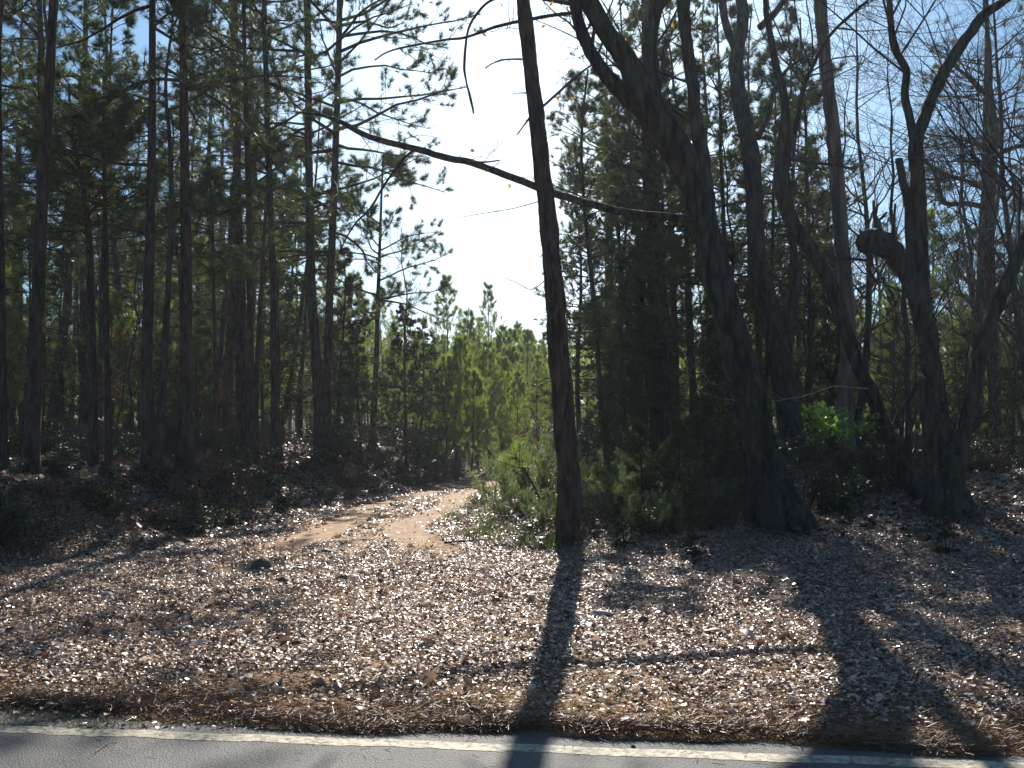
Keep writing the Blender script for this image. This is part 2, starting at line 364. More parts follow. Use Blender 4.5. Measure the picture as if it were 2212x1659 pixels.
# ------------------------------------------------------------------ ground cover
def noise2(x, y, s, o=0):
    return (np.sin(x*s+o)*np.cos(y*s*1.1-o) + np.sin(x*s*2.3-y*s*1.9+o*3)*0.6 + np.cos(x*s*4.1+y*s*3.7+o)*0.4)/2
def leaf_field(mb, x, y, size, lift=0.006, tilt=0.22, curl=0.35):
    m = len(x); z = H(x, y) + rng.uniform(0.0, lift*4, m) + 0.004
    c = np.stack([x, y, z], 1)
    yaw = rng.uniform(0, 2*np.pi, m); nr = norm(np.stack([rng.normal(size=m)*tilt, rng.normal(size=m)*tilt, np.ones(m)], 1))
    a = norm(np.cross(nr, np.stack([np.cos(yaw), np.sin(yaw), np.zeros(m)], 1))); b = np.cross(nr, a)
    L = size*rng.lognormal(0, 0.42, m)[:, None]; wq = L*rng.uniform(0.22, 0.42, m)[:, None]
    cu = nr*L*rng.uniform(-0.1, curl, m)[:, None]*0.6; bend = nr*L*rng.normal(size=m)[:, None]*0.12
    t0 = c - a*L*0.5 + bend; t1 = c + a*L*0.5 + bend
    l0 = c - a*L*0.18 + b*wq + cu; l1 = c + a*L*0.22 + b*wq*0.85 + cu; r0 = c - a*L*0.18 - b*wq + cu; r1 = c + a*L*0.22 - b*wq*0.85 + cu
    m0 = c - a*L*0.18; m1 = c + a*L*0.22
    V = np.stack([t0, m0, m1, t1, l0, l1, r0, r1], 1); k = np.arange(m)[:, None]*8
    q = np.concatenate([k+np.array([1, 2, 5, 4]), k+np.array([1, 6, 7, 2])]); t = np.concatenate([k+np.array([0, 1, 4]), k+np.array([0, 6, 1]), k+np.array([2, 3, 5]), k+np.array([2, 7, 3])])
    mb.add(V.reshape(-1, 3), q, t)
def scatter(n, x0, x1, y0, y1, keep):
    x = rng.uniform(x0, x1, n); y = rng.uniform(y0, y1, n)
    k = keep(x, y) & (np.abs(x) < y*0.58+1.5); return x[k], y[k]
def on_track(x, y): return np.abs(x - np.interp(y, cy, cx)) / np.interp(y, [6.2, 9, 13, 18, 30, 50], [1.6, 1.6, 1.5, 1.15, 0.95, 1.0])
def litter_keep(x, y):
    t = on_track(x, y)
    dens = np.where(t < 1, 0.62 + 0.45*noise2(x, y, 1.3), 0.97)
    rut = (np.abs(t-0.55+0.15*np.sin(y*0.9)) < 0.24) & (y > 12.5); dens = np.where(rut, dens*0.06, dens)
    dens = dens*np.where(y < 12, 0.9 + 0.4*noise2(x, y, 0.9, 2), 1)
    e = y + 0.12*x - 5.3
    dens = dens*(0.12+0.88*sst(0.05, 1.3, e))
    gap = noise2(x, y, 1.9, 7) + 0.5*noise2(x, y, 5.3, 2); dens = dens*np.where(gap < -0.62, 0.18, 1)
    return rng.uniform(size=x.shape) < dens
lb = MB()
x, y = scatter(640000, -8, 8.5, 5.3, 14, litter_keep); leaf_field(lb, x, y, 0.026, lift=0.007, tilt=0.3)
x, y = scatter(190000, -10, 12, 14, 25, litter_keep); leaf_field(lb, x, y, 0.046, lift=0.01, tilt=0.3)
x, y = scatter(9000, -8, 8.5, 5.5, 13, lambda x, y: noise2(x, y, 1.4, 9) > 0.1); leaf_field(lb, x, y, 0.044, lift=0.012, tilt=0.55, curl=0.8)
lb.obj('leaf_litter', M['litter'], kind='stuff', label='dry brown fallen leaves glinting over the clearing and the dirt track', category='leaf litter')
lb = MB()
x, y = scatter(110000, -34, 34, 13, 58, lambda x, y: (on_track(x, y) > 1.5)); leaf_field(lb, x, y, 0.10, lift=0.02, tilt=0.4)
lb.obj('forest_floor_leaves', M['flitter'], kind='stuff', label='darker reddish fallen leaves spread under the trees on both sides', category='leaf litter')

def blade_field(mb, x, y, h, wdt, lean=0.5, flatb=False):
    m = len(x); z = H(x, y) + (rng.uniform(0, 0.02, m) if flatb else 0); p = np.stack([x, y, z], 1)
    yaw = rng.uniform(0, 2*np.pi, m); d = np.stack([np.cos(yaw)*lean, np.sin(yaw)*lean, np.full(m, 0.06 if flatb else 1.0)*rng.uniform(0.3, 1.3, m)], 1)
    d = norm(d); L = h*rng.uniform(0.5, 1.2, m)[:, None]; s = norm(np.cross(d, rng.normal(size=(m, 3))))*wdt
    mid = p + d*L*0.55; tip = p + d*L + np.stack([np.cos(yaw), np.sin(yaw), -np.full(m, 0.4)], 1)*L*0.25*lean
    V = np.stack([p-s, p+s, mid+s*0.8, mid-s*0.8, tip], 1); k = np.arange(m)[:, None]*5
    mb.add(V.reshape(-1, 3), k+np.array([0, 1, 2, 3]), k+np.array([3, 2, 4]))
# pine straw heaped along the road edge and strewn through the clearing
mb = MB()
x = rng.uniform(-5, 5, 44000); e = np.where(rng.uniform(size=44000) < 0.45*(1+0.6*np.sin(x*1.7+1)+0.4*np.sin(x*4.1)), rng.exponential(0.045, 44000), rng.exponential(0.35, 44000)); y = road_edge(x) - 0.02 + e
z = 0.006+0.022*np.exp(-((e-0.05)/0.06)**2)*(1+0.5*np.sin(x*2.3))+0.012*(e>0.1); m_ = len(x)
yaw = rng.uniform(-3.1, 3.1, m_)*rng.uniform(0.2, 1, m_); d = norm(np.stack([np.cos(yaw), np.sin(yaw), rng.normal(size=m_)*0.3], 1)); L = rng.uniform(0.03, 0.10, m_)[:, None]
p = np.stack([x, y, z+rng.uniform(0, 0.03, m_)], 1); s = norm(np.cross(d, rng.normal(size=(m_, 3))))*0.0014
mb.add(np.stack([p-s, p+s, p+d*L+s, p+d*L-s], 1).reshape(-1, 3), np.arange(m_*4).reshape(-1, 4))
x, y = scatter(30000, -6, 8, 5.5, 12, lambda x, y: rng.uniform(size=x.shape) < np.where(y < 7.5, 1, 0.45)); blade_field(mb, x, y, 0.10, 0.0022, 1.0, True)
x = rng.uniform(-4, 4, 500); y = road_edge(x) - rng.exponential(0.22, 500); yaw = rng.uniform(0, 6.28, 500); d = np.stack([np.cos(yaw), np.sin(yaw), np.zeros(500)], 1); L = rng.uniform(0.02, 0.07, 500)[:, None]
p = np.stack([x, y, np.full(500, 0.021)], 1); s = np.stack([-np.sin(yaw), np.cos(yaw), np.full(500, 0.6)], 1)*0.0014
mb.add(np.stack([p-s, p+s, p+d*L+s, p+d*L-s], 1).reshape(-1, 3), np.arange(2000).reshape(-1, 4))
mb.obj('pine_straw', M['straw'], kind='stuff', label='rust brown pine straw heaped in a ragged ridge along the asphalt edge', category='pine straw')
mb = MB()
x, y = scatter(60000, -6, 7, 5.3, 8.2, lambda x, y: rng.uniform(size=x.shape) < np.exp(-(y+0.12*x-5.4)/0.9)*(0.65+0.5*noise2(x, y, 2.2, 1))); blade_field(mb, x, y, 0.055, 0.0022, 0.7)
x, y = scatter(16000, -6, 9, 6, 13, lambda x, y: noise2(x, y, 1.1, 4) > 0.25); blade_field(mb, x, y, 0.05, 0.0025, 0.8)
mb.obj('dry_grass', M['grass'], kind='stuff', label='short dry yellowish grass along the road shoulder', category='grass')
mb = MB()
def isle(x, y): 
    r = x - np.interp(y, TY, TX); return (r > -0.15) & (r < 2.6) & (rng.uniform(size=x.shape) < 0.5+0.5*noise2(x, y, 2.4, 3)) 
x, y = scatter(15000, -1.9, 4, 12, 24, lambda x, y: isle(x, y) & (noise2(x, y, 3.1, 5) > 0.0)); blade_field(mb, x, y, 0.11, 0.005, 0.9)
cxy = rng.uniform([-1.3, 12.6], [1.4, 22], (70, 2)); cxy = cxy[(cxy[:, 0]-np.interp(cxy[:, 1], TY, TX)) > -0.25]
for a_, b_ in cxy: blade_field(mb, a_+rng.normal(size=45)*0.09, b_+rng.normal(size=45)*0.09, rng.uniform(0.12, 0.34), 0.004, 0.55)
mb.obj('green_grass', M['green'], kind='stuff', label='green weeds and grass tufts on the low hump right of the dirt track', category='grass')

# ------------------------------------------------------------------ traced trees
def trace(pts, d, dz=None, sub=5, wob=0.0):
    """pixel outline of a trunk -> world polyline and radii; dz adds depth per point"""
    P = []; R = []
    for k, (px, py, w_) in enumerate(pts):
        q, s = W(px, py, d + (dz[k] if dz else 0)); P.append([*q, w_*0.5*s])
    P = crspline(P, sub)
    if wob: P[1:, :3] += rng.normal(size=(len(P)-1, 3))*wob*P[1:, 3:4]
    return P[:, :3], np.maximum(P[:, 3], 0.004)
def extend(P, R, ztop, rtop, n=8, lean=0.5):
    d = P[-1]-P[-4]; d = d/max(d[2], 0.2); d[:2] *= lean; d[2] = 1
    h = ztop - P[-1, 2]; ext = [P[-1] + d*h*(k/n) + np.array([0.08*math.sin(k*1.7), 0.08*math.cos(k*1.3), 0]) for k in range(1, n+1)]
    re = [R[-1]*(1-k/n) + rtop*k/n for k in range(1, n+1)]
    return np.vstack([P, ext]), np.concatenate([R, re])
def set_base(P, R, flare=1.35):
    z0 = Hs(P[0, 0], P[0, 1]); P = P.copy(); R = R.copy()
    P[0, 2] = z0 - 0.12
    P[1:, 2] = np.maximum(P[1:, 2], z0 + 0.02*np.arange(1, len(P)))
    h = P[:, 2]-z0; R *= 1 + (flare-1)*np.exp(-np.maximum(h, 0)/0.35)
    return P, R
def at_z(P, z):
    z = np.atleast_1d(z); return np.stack([np.interp(z, P[:, 2], P[:, k]) for k in range(3)], 1)

def pine_boughs(P, R, z0, z1, n, maxlen, K=7, prof=None, az=None):
    z = rng.uniform(z0, z1, n); s = at_z(P, z); f = (z-z0)/(z1-z0)
    a = rng.uniform(0, 2*np.pi, n) if az is None else np.radians(rng.uniform(az[0], az[1], n))
    L = maxlen*(np.interp(f, [0, 0.25, 0.7, 1], [0.75, 1, 0.7, 0.2]) if prof is None else prof(f))*rng.uniform(0.6, 1.1, n)
    d = norm(np.stack([np.cos(a), np.sin(a), np.interp(f, [0, 1], [-0.05, 0.9])+rng.normal(size=n)*0.12], 1))
    C = np.empty((n, K, 3)); C[:, 0] = s; st = (L/(K-1))[:, None]
    for k in range(1, K):
        C[:, k] = C[:, k-1] + d*st
        d = norm(d + rng.normal(size=(n, 3))*0.13 + np.array([0, 0, 0.10 if k > K//2 else -0.03]))
    r0 = np.minimum(0.008+0.011*L, np.interp(z, P[:, 2], R)*0.6)
    return C, r0[:, None]*np.linspace(1, 0.25, K)[None]
def needles_on(mbt, mbn, C, CR, tw=9, ntuf=5, nb=15, nl=0.19, nw=0.009, twl=(0.22, 0.45), gap=0.25, cones=None):
    Tw, TR = grow(C, CR, tw, twl, ang=(30, 65), K=4, umin=gap, umax=1.0, curl=0.3, up=0.12, rr=0.5, rmax=0.009)
    tubes(mbt, Tw, TR, 3)
    for A, B, k in ((Tw, TR, ntuf), (C, CR, max(2, ntuf))):
        idx = np.repeat(np.arange(len(A)), k); u = rng.uniform(0.55, 1.0, len(idx)); u[::k] = 1.0
        p, d, _ = sample(A, B, idx, np.minimum(u, 0.999)); blades(mbn, p, norm(d+np.array([0, 0, 0.25])), nb, nl, nw, 0.85)
    return Tw

def rough_tube(mb, P, R, sides=40, step=0.045, amp=0.075, roots=0.0):
    seg = np.concatenate([[0], np.cumsum(np.linalg.norm(np.diff(P, axis=0), axis=1))]); L = np.arange(0, seg[-1], step)
    Q = np.stack([np.interp(L, seg, P[:, k]) for k in range(3)], 1); q = np.interp(L, seg, R); n = len(L)
    T = norm(np.gradient(Q, axis=0)); A = norm(np.cross(T, np.array([0., 1, 0]))); B = np.cross(T, A); a = np.arange(sides)*2*np.pi/sides
    g = rng.normal(size=(n, sides))
    for _ in range(3): g = (g + np.roll(g, 1, 0) + np.roll(g, -1, 0))/3
    g2 = rng.normal(size=(n, sides))
    for _ in range(14): g2 = (g2 + np.roll(g2, 1, 0) + np.roll(g2, -1, 0) + np.roll(g2, 1, 1) + np.roll(g2, -1, 1))/5
    g = np.clip(g/g.std(), -1.2, 1.2); g2 = g2/g2.std()
    f = 1 + amp*g*np.minimum(1, 0.12/np.maximum(q, 0.02))[:, None] + 0.045*g2
    if roots: f = f + roots*np.exp(-np.maximum(Q[:, 2]-Q[0, 2]-0.1, 0)/0.28)[:, None]*np.maximum(0, np.sin(a*5+1)*0.7+np.sin(a*3)*0.5)[None]
    V = Q[:, None] + (q[:, None]*f)[:, :, None]*(np.cos(a)[:, None]*A[:, None]+np.sin(a)[:, None]*B[:, None])
    i = np.arange(sides); j = (i+1) % sides; b = (np.arange(n-1)*sides)[:, None]
    mb.add(V.reshape(-1, 3), np.stack([b+i, b+j, b+sides+j, b+sides+i], -1).reshape(-1, 4))
def add_trunk(root, P, R, m, org, sides=12, knob=0.035, extra=()):
    mb = MB()
    if sides >= 16: rough_tube(mb, P, R, roots=0.2, amp=0.03 if m is M['barkp'] else 0.075)
    else: tubes(mb, P[None], R[None], sides, knob, caps=True)
    for EP, ER in extra: tubes(mb, EP[None], ER[None], 8, 0.05, caps=True)
    return mb.obj('trunk', m, root, org, smooth=True)

def dead_twigs(mb, P, R, z0, z1, n, L=0.9):
    z = rng.uniform(z0, z1, n); s = at_z(P, z); a = rng.uniform(0, 2*np.pi, n)
    d = norm(np.stack([np.cos(a), np.sin(a), rng.normal(size=n)*0.25], 1)); K = 5; C = np.empty((n, K, 3)); C[:, 0] = s
    st = (L*rng.uniform(0.4, 1.3, n)/(K-1))[:, None]
    for k in range(1, K): C[:, k] = C[:, k-1]+d*st; d = norm(d+rng.normal(size=(n, 3))*0.2)
    CR = 0.012*np.linspace(1, 0.3, K)[None]*rng.uniform(0.6, 1.2, n)[:, None]; tubes(mb, C, CR, 4)
    T, TR = grow(C, CR, 4, (0.3, 0.7), K=4, curl=0.4, rr=0.5); tubes(mb, T, TR, 3)

def traced_pine(pts, label, z0=7, n=26, ml=2.6, top=19, d=None, name='pine_tree', cat='tree', m='bark', dead=(2.5, 7, 14), az=None, sides=12, group=None, tuf={}):
    d = d or foot(pts[0][0], pts[0][1])
    P, R = trace(pts, d, wob=0.03); P, R = set_base(P, R)
    seen = len(P)
    if top > P[-1, 2]: P, R = extend(P, R, top, 0.02)
    org = (P[0, 0], P[0, 1], P[0, 2]); root = empty(name, org, label, cat, group)
    add_trunk(root, P, R, M[m], org, sides)
    mt = MB(); mn = MB()
    if n:
        C, CR = pine_boughs(P, R, z0, P[-1, 2]-0.1, n, ml, az=az); tubes(mt, C, CR, 5); needles_on(mt, mn, C, CR, **tuf)
        mn.obj('crown', M['needle'], root, org)
    dead_twigs(mt, P, R, dead[0], dead[1], dead[2])
    mt.obj('branches', M['ptwig'], root, org, smooth=True)
    return root, P, R

LT = [
 ([(0,1024,30),(2,850,24),(4,700,17),(0,400,13),(-3,100,11)], 'dark pine trunk cut by the left edge of the photo', dict(z0=6.5, n=22)),
 ([(62,1030,36),(75,850,31),(82,650,27),(92,400,24),(108,150,20),(118,-60,18)], 'thick pine trunk leaning right at the top, leftmost big pine on the left bank', dict(z0=8, n=30, ml=3.2)),
 ([(201,1010,20),(200,800,18),(195,600,17),(188,460,14),(170,360,10),(155,270,7),(148,180,4)], 'slim tree whose trunk bends left above mid height, between the two leftmost thick pines', dict(z0=4.8, n=34, ml=1.8, top=0)),
 ([(236,1010,15),(232,800,13),(230,600,12),(226,400,9),(224,250,6)], 'thin straight trunk close beside the bent slim tree on the left bank', dict(z0=5, n=24, ml=1.6, top=0)),
 ([(322,1020,32),(318,800,26),(322,600,22),(328,300,17),(329,0,14)], 'straight thick pine trunk on the left bank, touching a thinner crooked one at its foot', dict(z0=6, n=30, ml=2.8)),
 ([(338,1028,20),(350,850,18),(362,650,13),(370,450,11),(366,300,9),(358,180,7),(372,60,5)], 'crooked thin dark trunk leaning right from the foot of a straight thick pine', dict(z0=6.2, n=16, ml=1.6, top=10)),
 ([(398,1022,38),(402,900,30),(402,600,24),(398,300,19),(393,0,15)], 'tall dark pine with flared foot at the front of the left bank', dict(z0=7, n=32, ml=3.2)),
 ([(471,1002,12),(465,800,9),(459,500,6),(455,380,4)], 'pole-thin sapling trunk standing alone in the gap right of the dark flared pine', dict(z0=4.5, n=18, ml=1.4, top=0)),
 ([(545,995,24),(542,850,18),(540,600,14),(534,300,12),(528,100,9),(526,-40,7)], 'narrow pine trunk rising from a shared foot with a right-leaning stem', dict(z0=6.5, n=24, ml=2.2)),
 ([(549,992,14),(556,800,12),(566,600,9),(577,400,7),(582,300,5)], 'thin stem leaning right away from a narrow pine with the same foot', dict(z0=5.5, n=14, ml=1.4, top=0)),
 ([(598,995,24),(593,800,17),(590,600,15),(580,330,13),(572,60,11),(570,-50,10)], 'medium pine trunk draped in dark clumps, next left of the pair by the clearing', dict(z0=5.2, n=36, ml=2.2)),
 ([(696,990,28),(688,850,24),(672,600,19),(668,400,17),(665,100,15),(663,-50,14)], 'left trunk of the close pair of tall pines nearest the sky gap', dict(z0=7.0, n=34, ml=2.9, tuf=dict(tw=11, ntuf=6, nb=17))),
 ([(703,993,24),(706,850,20),(712,650,17),(722,400,15),(732,100,13),(735,-50,12)], 'right trunk of the close pair of tall pines, its boughs reaching into the sky gap', dict(z0=5.6, n=70, ml=3.9, tuf=dict(tw=12, ntuf=6, nb=18, nw=0.011, gap=0.3))),
 ([(803,990,16),(812,800,12),(818,600,8),(824,430,5),(828,330,3)], 'slender pine with few open boughs against the bright sky gap', dict(z0=4.4, n=26, ml=2.5, top=0, tuf=dict(tw=13, ntuf=6, nb=18, nw=0.011))),
]
for pts, lab, kw in LT: traced_pine(pts, lab, **kw)

# the centre tree
root, P, R = traced_pine([(1229,1178,42),(1228,1050,46),(1215,850,44),(1200,650,40),(1178,420,36),(1152,200,32),(1130,0,28),(1122,-100,27)],
    'tall bare dark trunk leaning left in the middle of the clearing', z0=13.5, n=18, ml=2.0, top=18, m='bark', dead=(6, 6.1, 1), sides=20)
dC = P[3, 1]; org = tuple(P[0])
mb = MB()
for pts in ([(1128,128,5),(1100,128,4),(1080,131,4),(1062,138,3),(1048,148,3)], [(1168,235,6),(1195,210,6),(1230,178,6),(1262,152,5),(1290,132,3)], [(1150,245,5),(1138,262,4),(1116,292,3)],
            [(1195,590,3),(1150,625,2.2),(1120,612,1.8),(1090,600,1.3)], [(1180,430,3),(1110,450,2),(1050,460,1.6),(990,470,1.2)]):
    TP, TR = trace(pts, dC, sub=3); tubes(mb, TP[None], TR[None], 5, 0.1)
    G, GR = grow(TP[None], TR[None], 9, (0.15, 0.4), K=4, curl=0.5, rr=0.45, rmax=0.006); tubes(mb, G, GR, 3)
n = 260; z = rng.uniform(0.3, 4.5, n)**1.0; s = at_z(P, z); a = rng.uniform(0, 2*np.pi, n); d_ = np.stack([np.cos(a), np.sin(a)*1, rng.normal(size=n)*0.6+0.3], 1)
rr_ = np.interp(z, P[:, 2], R)[:, None]; p0 = s + d_*np.array([1, 1, 0])*rr_*0.95; dn = norm(d_); L_ = rng.uniform(0.02, 0.14, n)[:, None]
C = np.stack([p0, p0+dn*L_*0.6, p0+dn*L_+np.array([0, 0, -0.01])], 1); tubes(mb, C, np.full((n, 3), 0.003), 3)
mb.obj('side_twigs', M['twig'], root, org)

# right-hand pines and slim trees
RT = [
 ([(1305,1022,16),(1297,850,12),(1280,620,10),(1262,440,8),(1256,300,6),(1270,150,4)], 'thin crooked conifer trunk just right of the big centre trunk', dict(z0=3.4, n=46, ml=1.7, top=0, dead=(1.5, 4, 16))),
 ([(1372,990,14),(1366,820,11),(1345,600,9),(1332,480,7),(1316,380,5)], 'slim trunk leaning left, second to the right of the big centre trunk', dict(z0=3.2, n=42, ml=1.6, top=0, dead=(1.5, 4, 16))),
 ([(1425,1000,44),(1422,800,38),(1415,600,34),(1405,400,32),(1402,250,30),(1400,50,28),(1398,-60,26)], 'upright thick pine trunk standing behind the great leaning hardwood', dict(z0=4.6, n=75, ml=3.0, top=15)),
 ([(1462,985,20),(1456,700,15),(1452,550,12),(1448,400,9),(1446,300,6)], 'narrow upright trunk between the thick pine and the great leaning hardwood', dict(z0=3.6, n=30, ml=1.6, top=0)),
 ([(1830,1014,36),(1826,880,34),(1832,700,33),(1820,550,31),(1806,350,29),(1790,200,28),(1775,50,27),(1768,-60,26)], 'smooth pale brown pole-straight trunk leaning slightly left, no branches', dict(z0=14, n=14, ml=2.2, top=18, m='barkp', dead=(9, 12, 4), sides=16)),
 ([(1716,985,12),(1722,800,10),(1728,640,8),(1736,450,6),(1742,300,4)], 'slender cedar-like tree rising behind the forked trees, left of the pale pole trunk', dict(z0=3, n=46, ml=1.5, top=0)),
]
for pts, lab, kw in RT: traced_pine(pts, lab, **kw)

# ------------------------------------------------------------------ bare hardwoods
def twiggery(mb, P, R, n1=10, L1=(0.35, 0.7), n2=7, n3=5, umin=0.25, up=0.08, K=6, rmax=0.03, s2=(0.35, 0.7), s3=(0.35, 0.7), n4=0):
    A, AR = grow(P, R, n1, L1, ang=(30, 70), K=K, umin=umin, curl=0.33, up=up, rr=0.5, rmax=rmax); tubes(mb, A, AR, 5)
    B, BR = grow(A, AR, n2, s2, ang=(30, 70), K=5, umin=0.15, curl=0.35, up=up*0.6, rr=0.55); tubes(mb, B, BR, 3)
    C, CR = grow(B, BR, n3, s3, ang=(30, 75), K=4, umin=0.1, curl=0.4, up=0.03, rr=0.6); tubes(mb, C, CR, 3)
    if n4: D, DR = grow(C, CR, n4, (0.4, 0.8), ang=(30, 75), K=3, umin=0.1, curl=0.4, rr=0.7); tubes(mb, D, DR, 3)
    return C
def stack(limbs, K=14):
    """resample limbs to a common count so that they grow together"""
    Ps, Rs = [], []
    for P, R in limbs:
        u = np.linspace(0, len(P)-1, K); i = np.minimum(u.astype(int), len(P)-2); t = (u-i)
        Ps.append(P[i]*(1-t)[:, None]+P[i+1]*t[:, None]); Rs.append(R[i]*(1-t)+R[i+1]*t)
    return np.array(Ps), np.array(Rs)

def traced_hardwood(name, label, main, limbs, d=None, m='barkh', tw=None, ztop=None, sides=16, flare=1.3, loose=None):
    d = d or foot(main[0][0], main[0][1])
    P, R = trace(main, d, wob=0.04); P, R = set_base(P, R, flare)
    org = tuple(P[0]); root = empty(name, org, label, 'tree')
    if ztop: P, R = extend(P, R, ztop, 0.03, lean=0.8)
    LS = []
    for L in limbs:
        ex = L.get('ext'); q, r = trace(L['p'], d, dz=L.get('dz'), wob=0.05)
        if L.get('root'): q, r = set_base(q, r, 1.2)
        if ex: q, r = extend(q, r, q[-1, 2]+ex, 0.015, lean=0.9)
        LS.append((q, r, L))
    add_trunk(root, P, R, M[m], org, sides)
    for q, r, L in LS:
        mb = MB(); rough_tube(mb, q, r, 20, 0.05, 0.06) if r.max() > 0.07 else None; tubes(mb, q[None], r[None]*(0.97 if r.max() > 0.07 else 1), 10, 0.03, caps=True)
        if L.get('mat'):
            E, ER = grow(q[None], r[None], 12, (0.12, 0.4), K=5, umin=0.1, curl=0.3, rr=0.6); tubes(mb, E, ER*0.8, 4); E2, ER2 = grow(E, ER, 3, (0.3, 0.6), K=4, curl=0.3); tubes(mb, E2, ER2, 3)
        mb.obj(L.get('name', 'limb'), M[L.get('mat', m)], root, org, smooth=True)
    mb = MB(); tips = None
    tp = [(q, r) for q, r, L in LS if L.get('tw', True)]
    if loose: tp += [(P, R)]
    if tp:
        SP, SR = stack(tp); tips = twiggery(mb, SP, SR, **(tw or {}))
        mb.obj('twigs', M['twig'], root, org)
    return root, P, R, org, tips, d

B1, P1, R1, o1, tips, d1 = traced_hardwood('leaning_hardwood', 'great dark hardwood leaning left with ivy on its broad foot, forking high up',
  [(1688,1138,104),(1664,1060,84),(1638,950,73),(1610,830,71),(1578,700,64),(1552,600,60),(1524,500,58),(1498,400,64),(1445,300,70),(1390,205,64),(1345,120,42),(1300,55,38),(1255,-30,34),(1230,-100,32)],
  [dict(p=[(1400,250,36),(1345,200,36),(1297,145,30),(1268,95,27),(1247,40,24),(1238,-40,22)], ext=3),
   dict(p=[(1535,500,36),(1524,410,36),(1515,330,32),(1503,250,28),(1492,150,26),(1478,50,25),(1470,-60,24)], ext=4),
   dict(p=[(1440,310,34),(1412,220,34),(1404,130,30),(1412,50,28),(1434,-40,26)], ext=4),
   dict(p=[(1540,470,20),(1460,470,18),(1360,460,17),(1300,447,17),(1210,422,17),(1110,385,16),(1019,352,15),(960,340,15),(899,322,14),(799,296,13),(739,265,11),(690,248,6),(640,242,3)], name='long_branch', dz=[0,-.1,-.2,-.2,.1,.2,.2,.3,.3,.3,.3,.2,.1], tw=False),
   dict(p=[(1240,28,9),(1200,32,8),(1154,40,8),(1074,57,7),(1009,80,6),(949,88,5),(849,108,4),(809,130,3)], name='branch', tw=False),
   dict(p=[(1240,8,12),(1180,-2,10),(1120,-14,8),(1063,0,6),(1030,30,6),(1010,70,5),(1003,140,6),(1008,180,4),(1016,210,6),(1023,245,4)], name='hanging_branch', tw=False),
   dict(p=[(899,322,7),(870,345,6),(830,400,5),(800,450,5),(770,480,4),(745,520,3),(728,560,2)], name='branch', tw=False),
   dict(p=[(1010,350,5),(1050,350,4),(1080,346,3)], name='branch', tw=False)],
  tw=dict(n1=12, n2=7, n3=4, umin=0.35, rmax=0.02, L1=(0.2, 0.5)), flare=1.25)
mb = MB(); yl = MB()
lp = [trace(L, d1 + .2, sub=4) for L in ([(739,265,9),(899,322,12),(1110,385,14),(1210,422,14)], [(809,130,3),(1009,80,6),(1240,28,9)], [(1240,140,5),(1200,230,4),(1180,320,3)], [(870,345,5),(770,480,4),(728,560,2)])]
t_ = []
for q_, r_q in lp:
    mb = MB(); SP, SR = stack([(q_, r_q)]); t_.append(twiggery(mb, SP, np.minimum(SR, 0.02), n1=9, L1=(0.14, 0.38), n2=5, n3=3, umin=0.05, rmax=0.007)); mb.obj('fine_twigs', M['twig'], B1, o1)
t_ = np.concatenate(t_)
sel = t_[rng.choice(len(t_), 26), -1]; sel2 = tips[rng.choice(len(tips), 40), -1]
leaves(yl, np.concatenate([sel, sel2]), 0.09, 1, 0.02, droop=1.2); yl.obj('yellow_leaves', M['yellow'], B1, o1)
# ivy round the foot
def ivy(root, P, R, z0, z1, n, m, org, size=0.07, out=1.15, name='ivy', power=1.6):
    z = z0 + (z1-z0)*rng.uniform(0, 1, n)**power; s = at_z(P, z); a = rng.uniform(0, 2*np.pi, n); rr = np.interp(z, P[:, 2], R)*rng.uniform(0.95, out, n)
    q = s + np.stack([np.cos(a)*rr, np.sin(a)*rr, np.zeros(n)], 1); mb = MB(); leaves(mb, q, size, 1, 0.03, droop=0.5, aspect=0.8); return mb.obj(name, m, root, org)
ivy(B1, P1, R1, 0.05, 2.0, 1300, M['ever'], o1, 0.06, 1.3)

traced_hardwood('forked_hardwood', 'rough trunk with a low right fork, next right of the great leaning hardwood',
  [(1713,1010,48),(1695,832,50),(1668,700,47),(1642,600,42),(1632,500,37),(1628,400,36),(1618,300,38),(1596,210,34),(1592,120,30),(1605,40,26),(1590,-50,22)],
  [dict(p=[(1690,735,24),(1702,705,22),(1714,640,20),(1716,600,17),(1711,500,15),(1706,430,13),(1700,380,10)]),
   dict(p=[(1598,120,22),(1570,60,18),(1560,0,16),(1552,-60,14)], ext=4),
   dict(p=[(1640,60,16),(1672,30,14),(1700,-10,12),(1730,-50,10)], ext=3),
   dict(p=[(1635,300,14),(1660,250,11),(1672,200,9),(1700,150,7),(1760,110,5)])],
  ztop=13, tw=dict(n1=9, n2=7, n3=5, umin=0.35, rmax=0.018, L1=(0.35, 0.8)), loose=False)

traced_hardwood('curving_hardwood', 'slender trunk sweeping up left across the pale pole trunk, forked near the top',
  [(1994,1082,40),(1960,1032,32),(1920,943,28),(1884,854,28),(1853,790,28),(1822,700,29),(1799,625,28),(1759,550,27),(1709,475,28),(1689,400,32),(1694,300,27),(1696,225,17),(1679,150,16),(1659,50,13),(1654,0,12),(1650,-60,11)],
  [dict(p=[(1700,360,18),(1706,310,15),(1719,275,13),(1734,200,11),(1752,150,9),(1790,80,7),(1850,20,5)], ext=2),
   dict(p=[(1930,925,14),(1945,890,12),(1965,860,11),(1982,825,9)], name='stub', tw=False),
   dict(p=[(1700,340,8),(1740,350,7),(1790,355,6),(1850,365,4)]),
   dict(p=[(1880,840,5),(1850,838,2.6),(1800,835,2.2),(1755,850,2),(1700,862,1.8),(1640,870,1.5),(1570,862,1.3),(1520,850,1)], name='dead_twig', tw=False, mat='pale', dz=[0,-.3,-.7,-1.2,-1.8,-2.2,-2.6,-3])],
  ztop=12, tw=dict(n1=14, n2=8, n3=6, umin=0.3, rmax=0.016, L1=(0.35, 0.8)), loose=False)

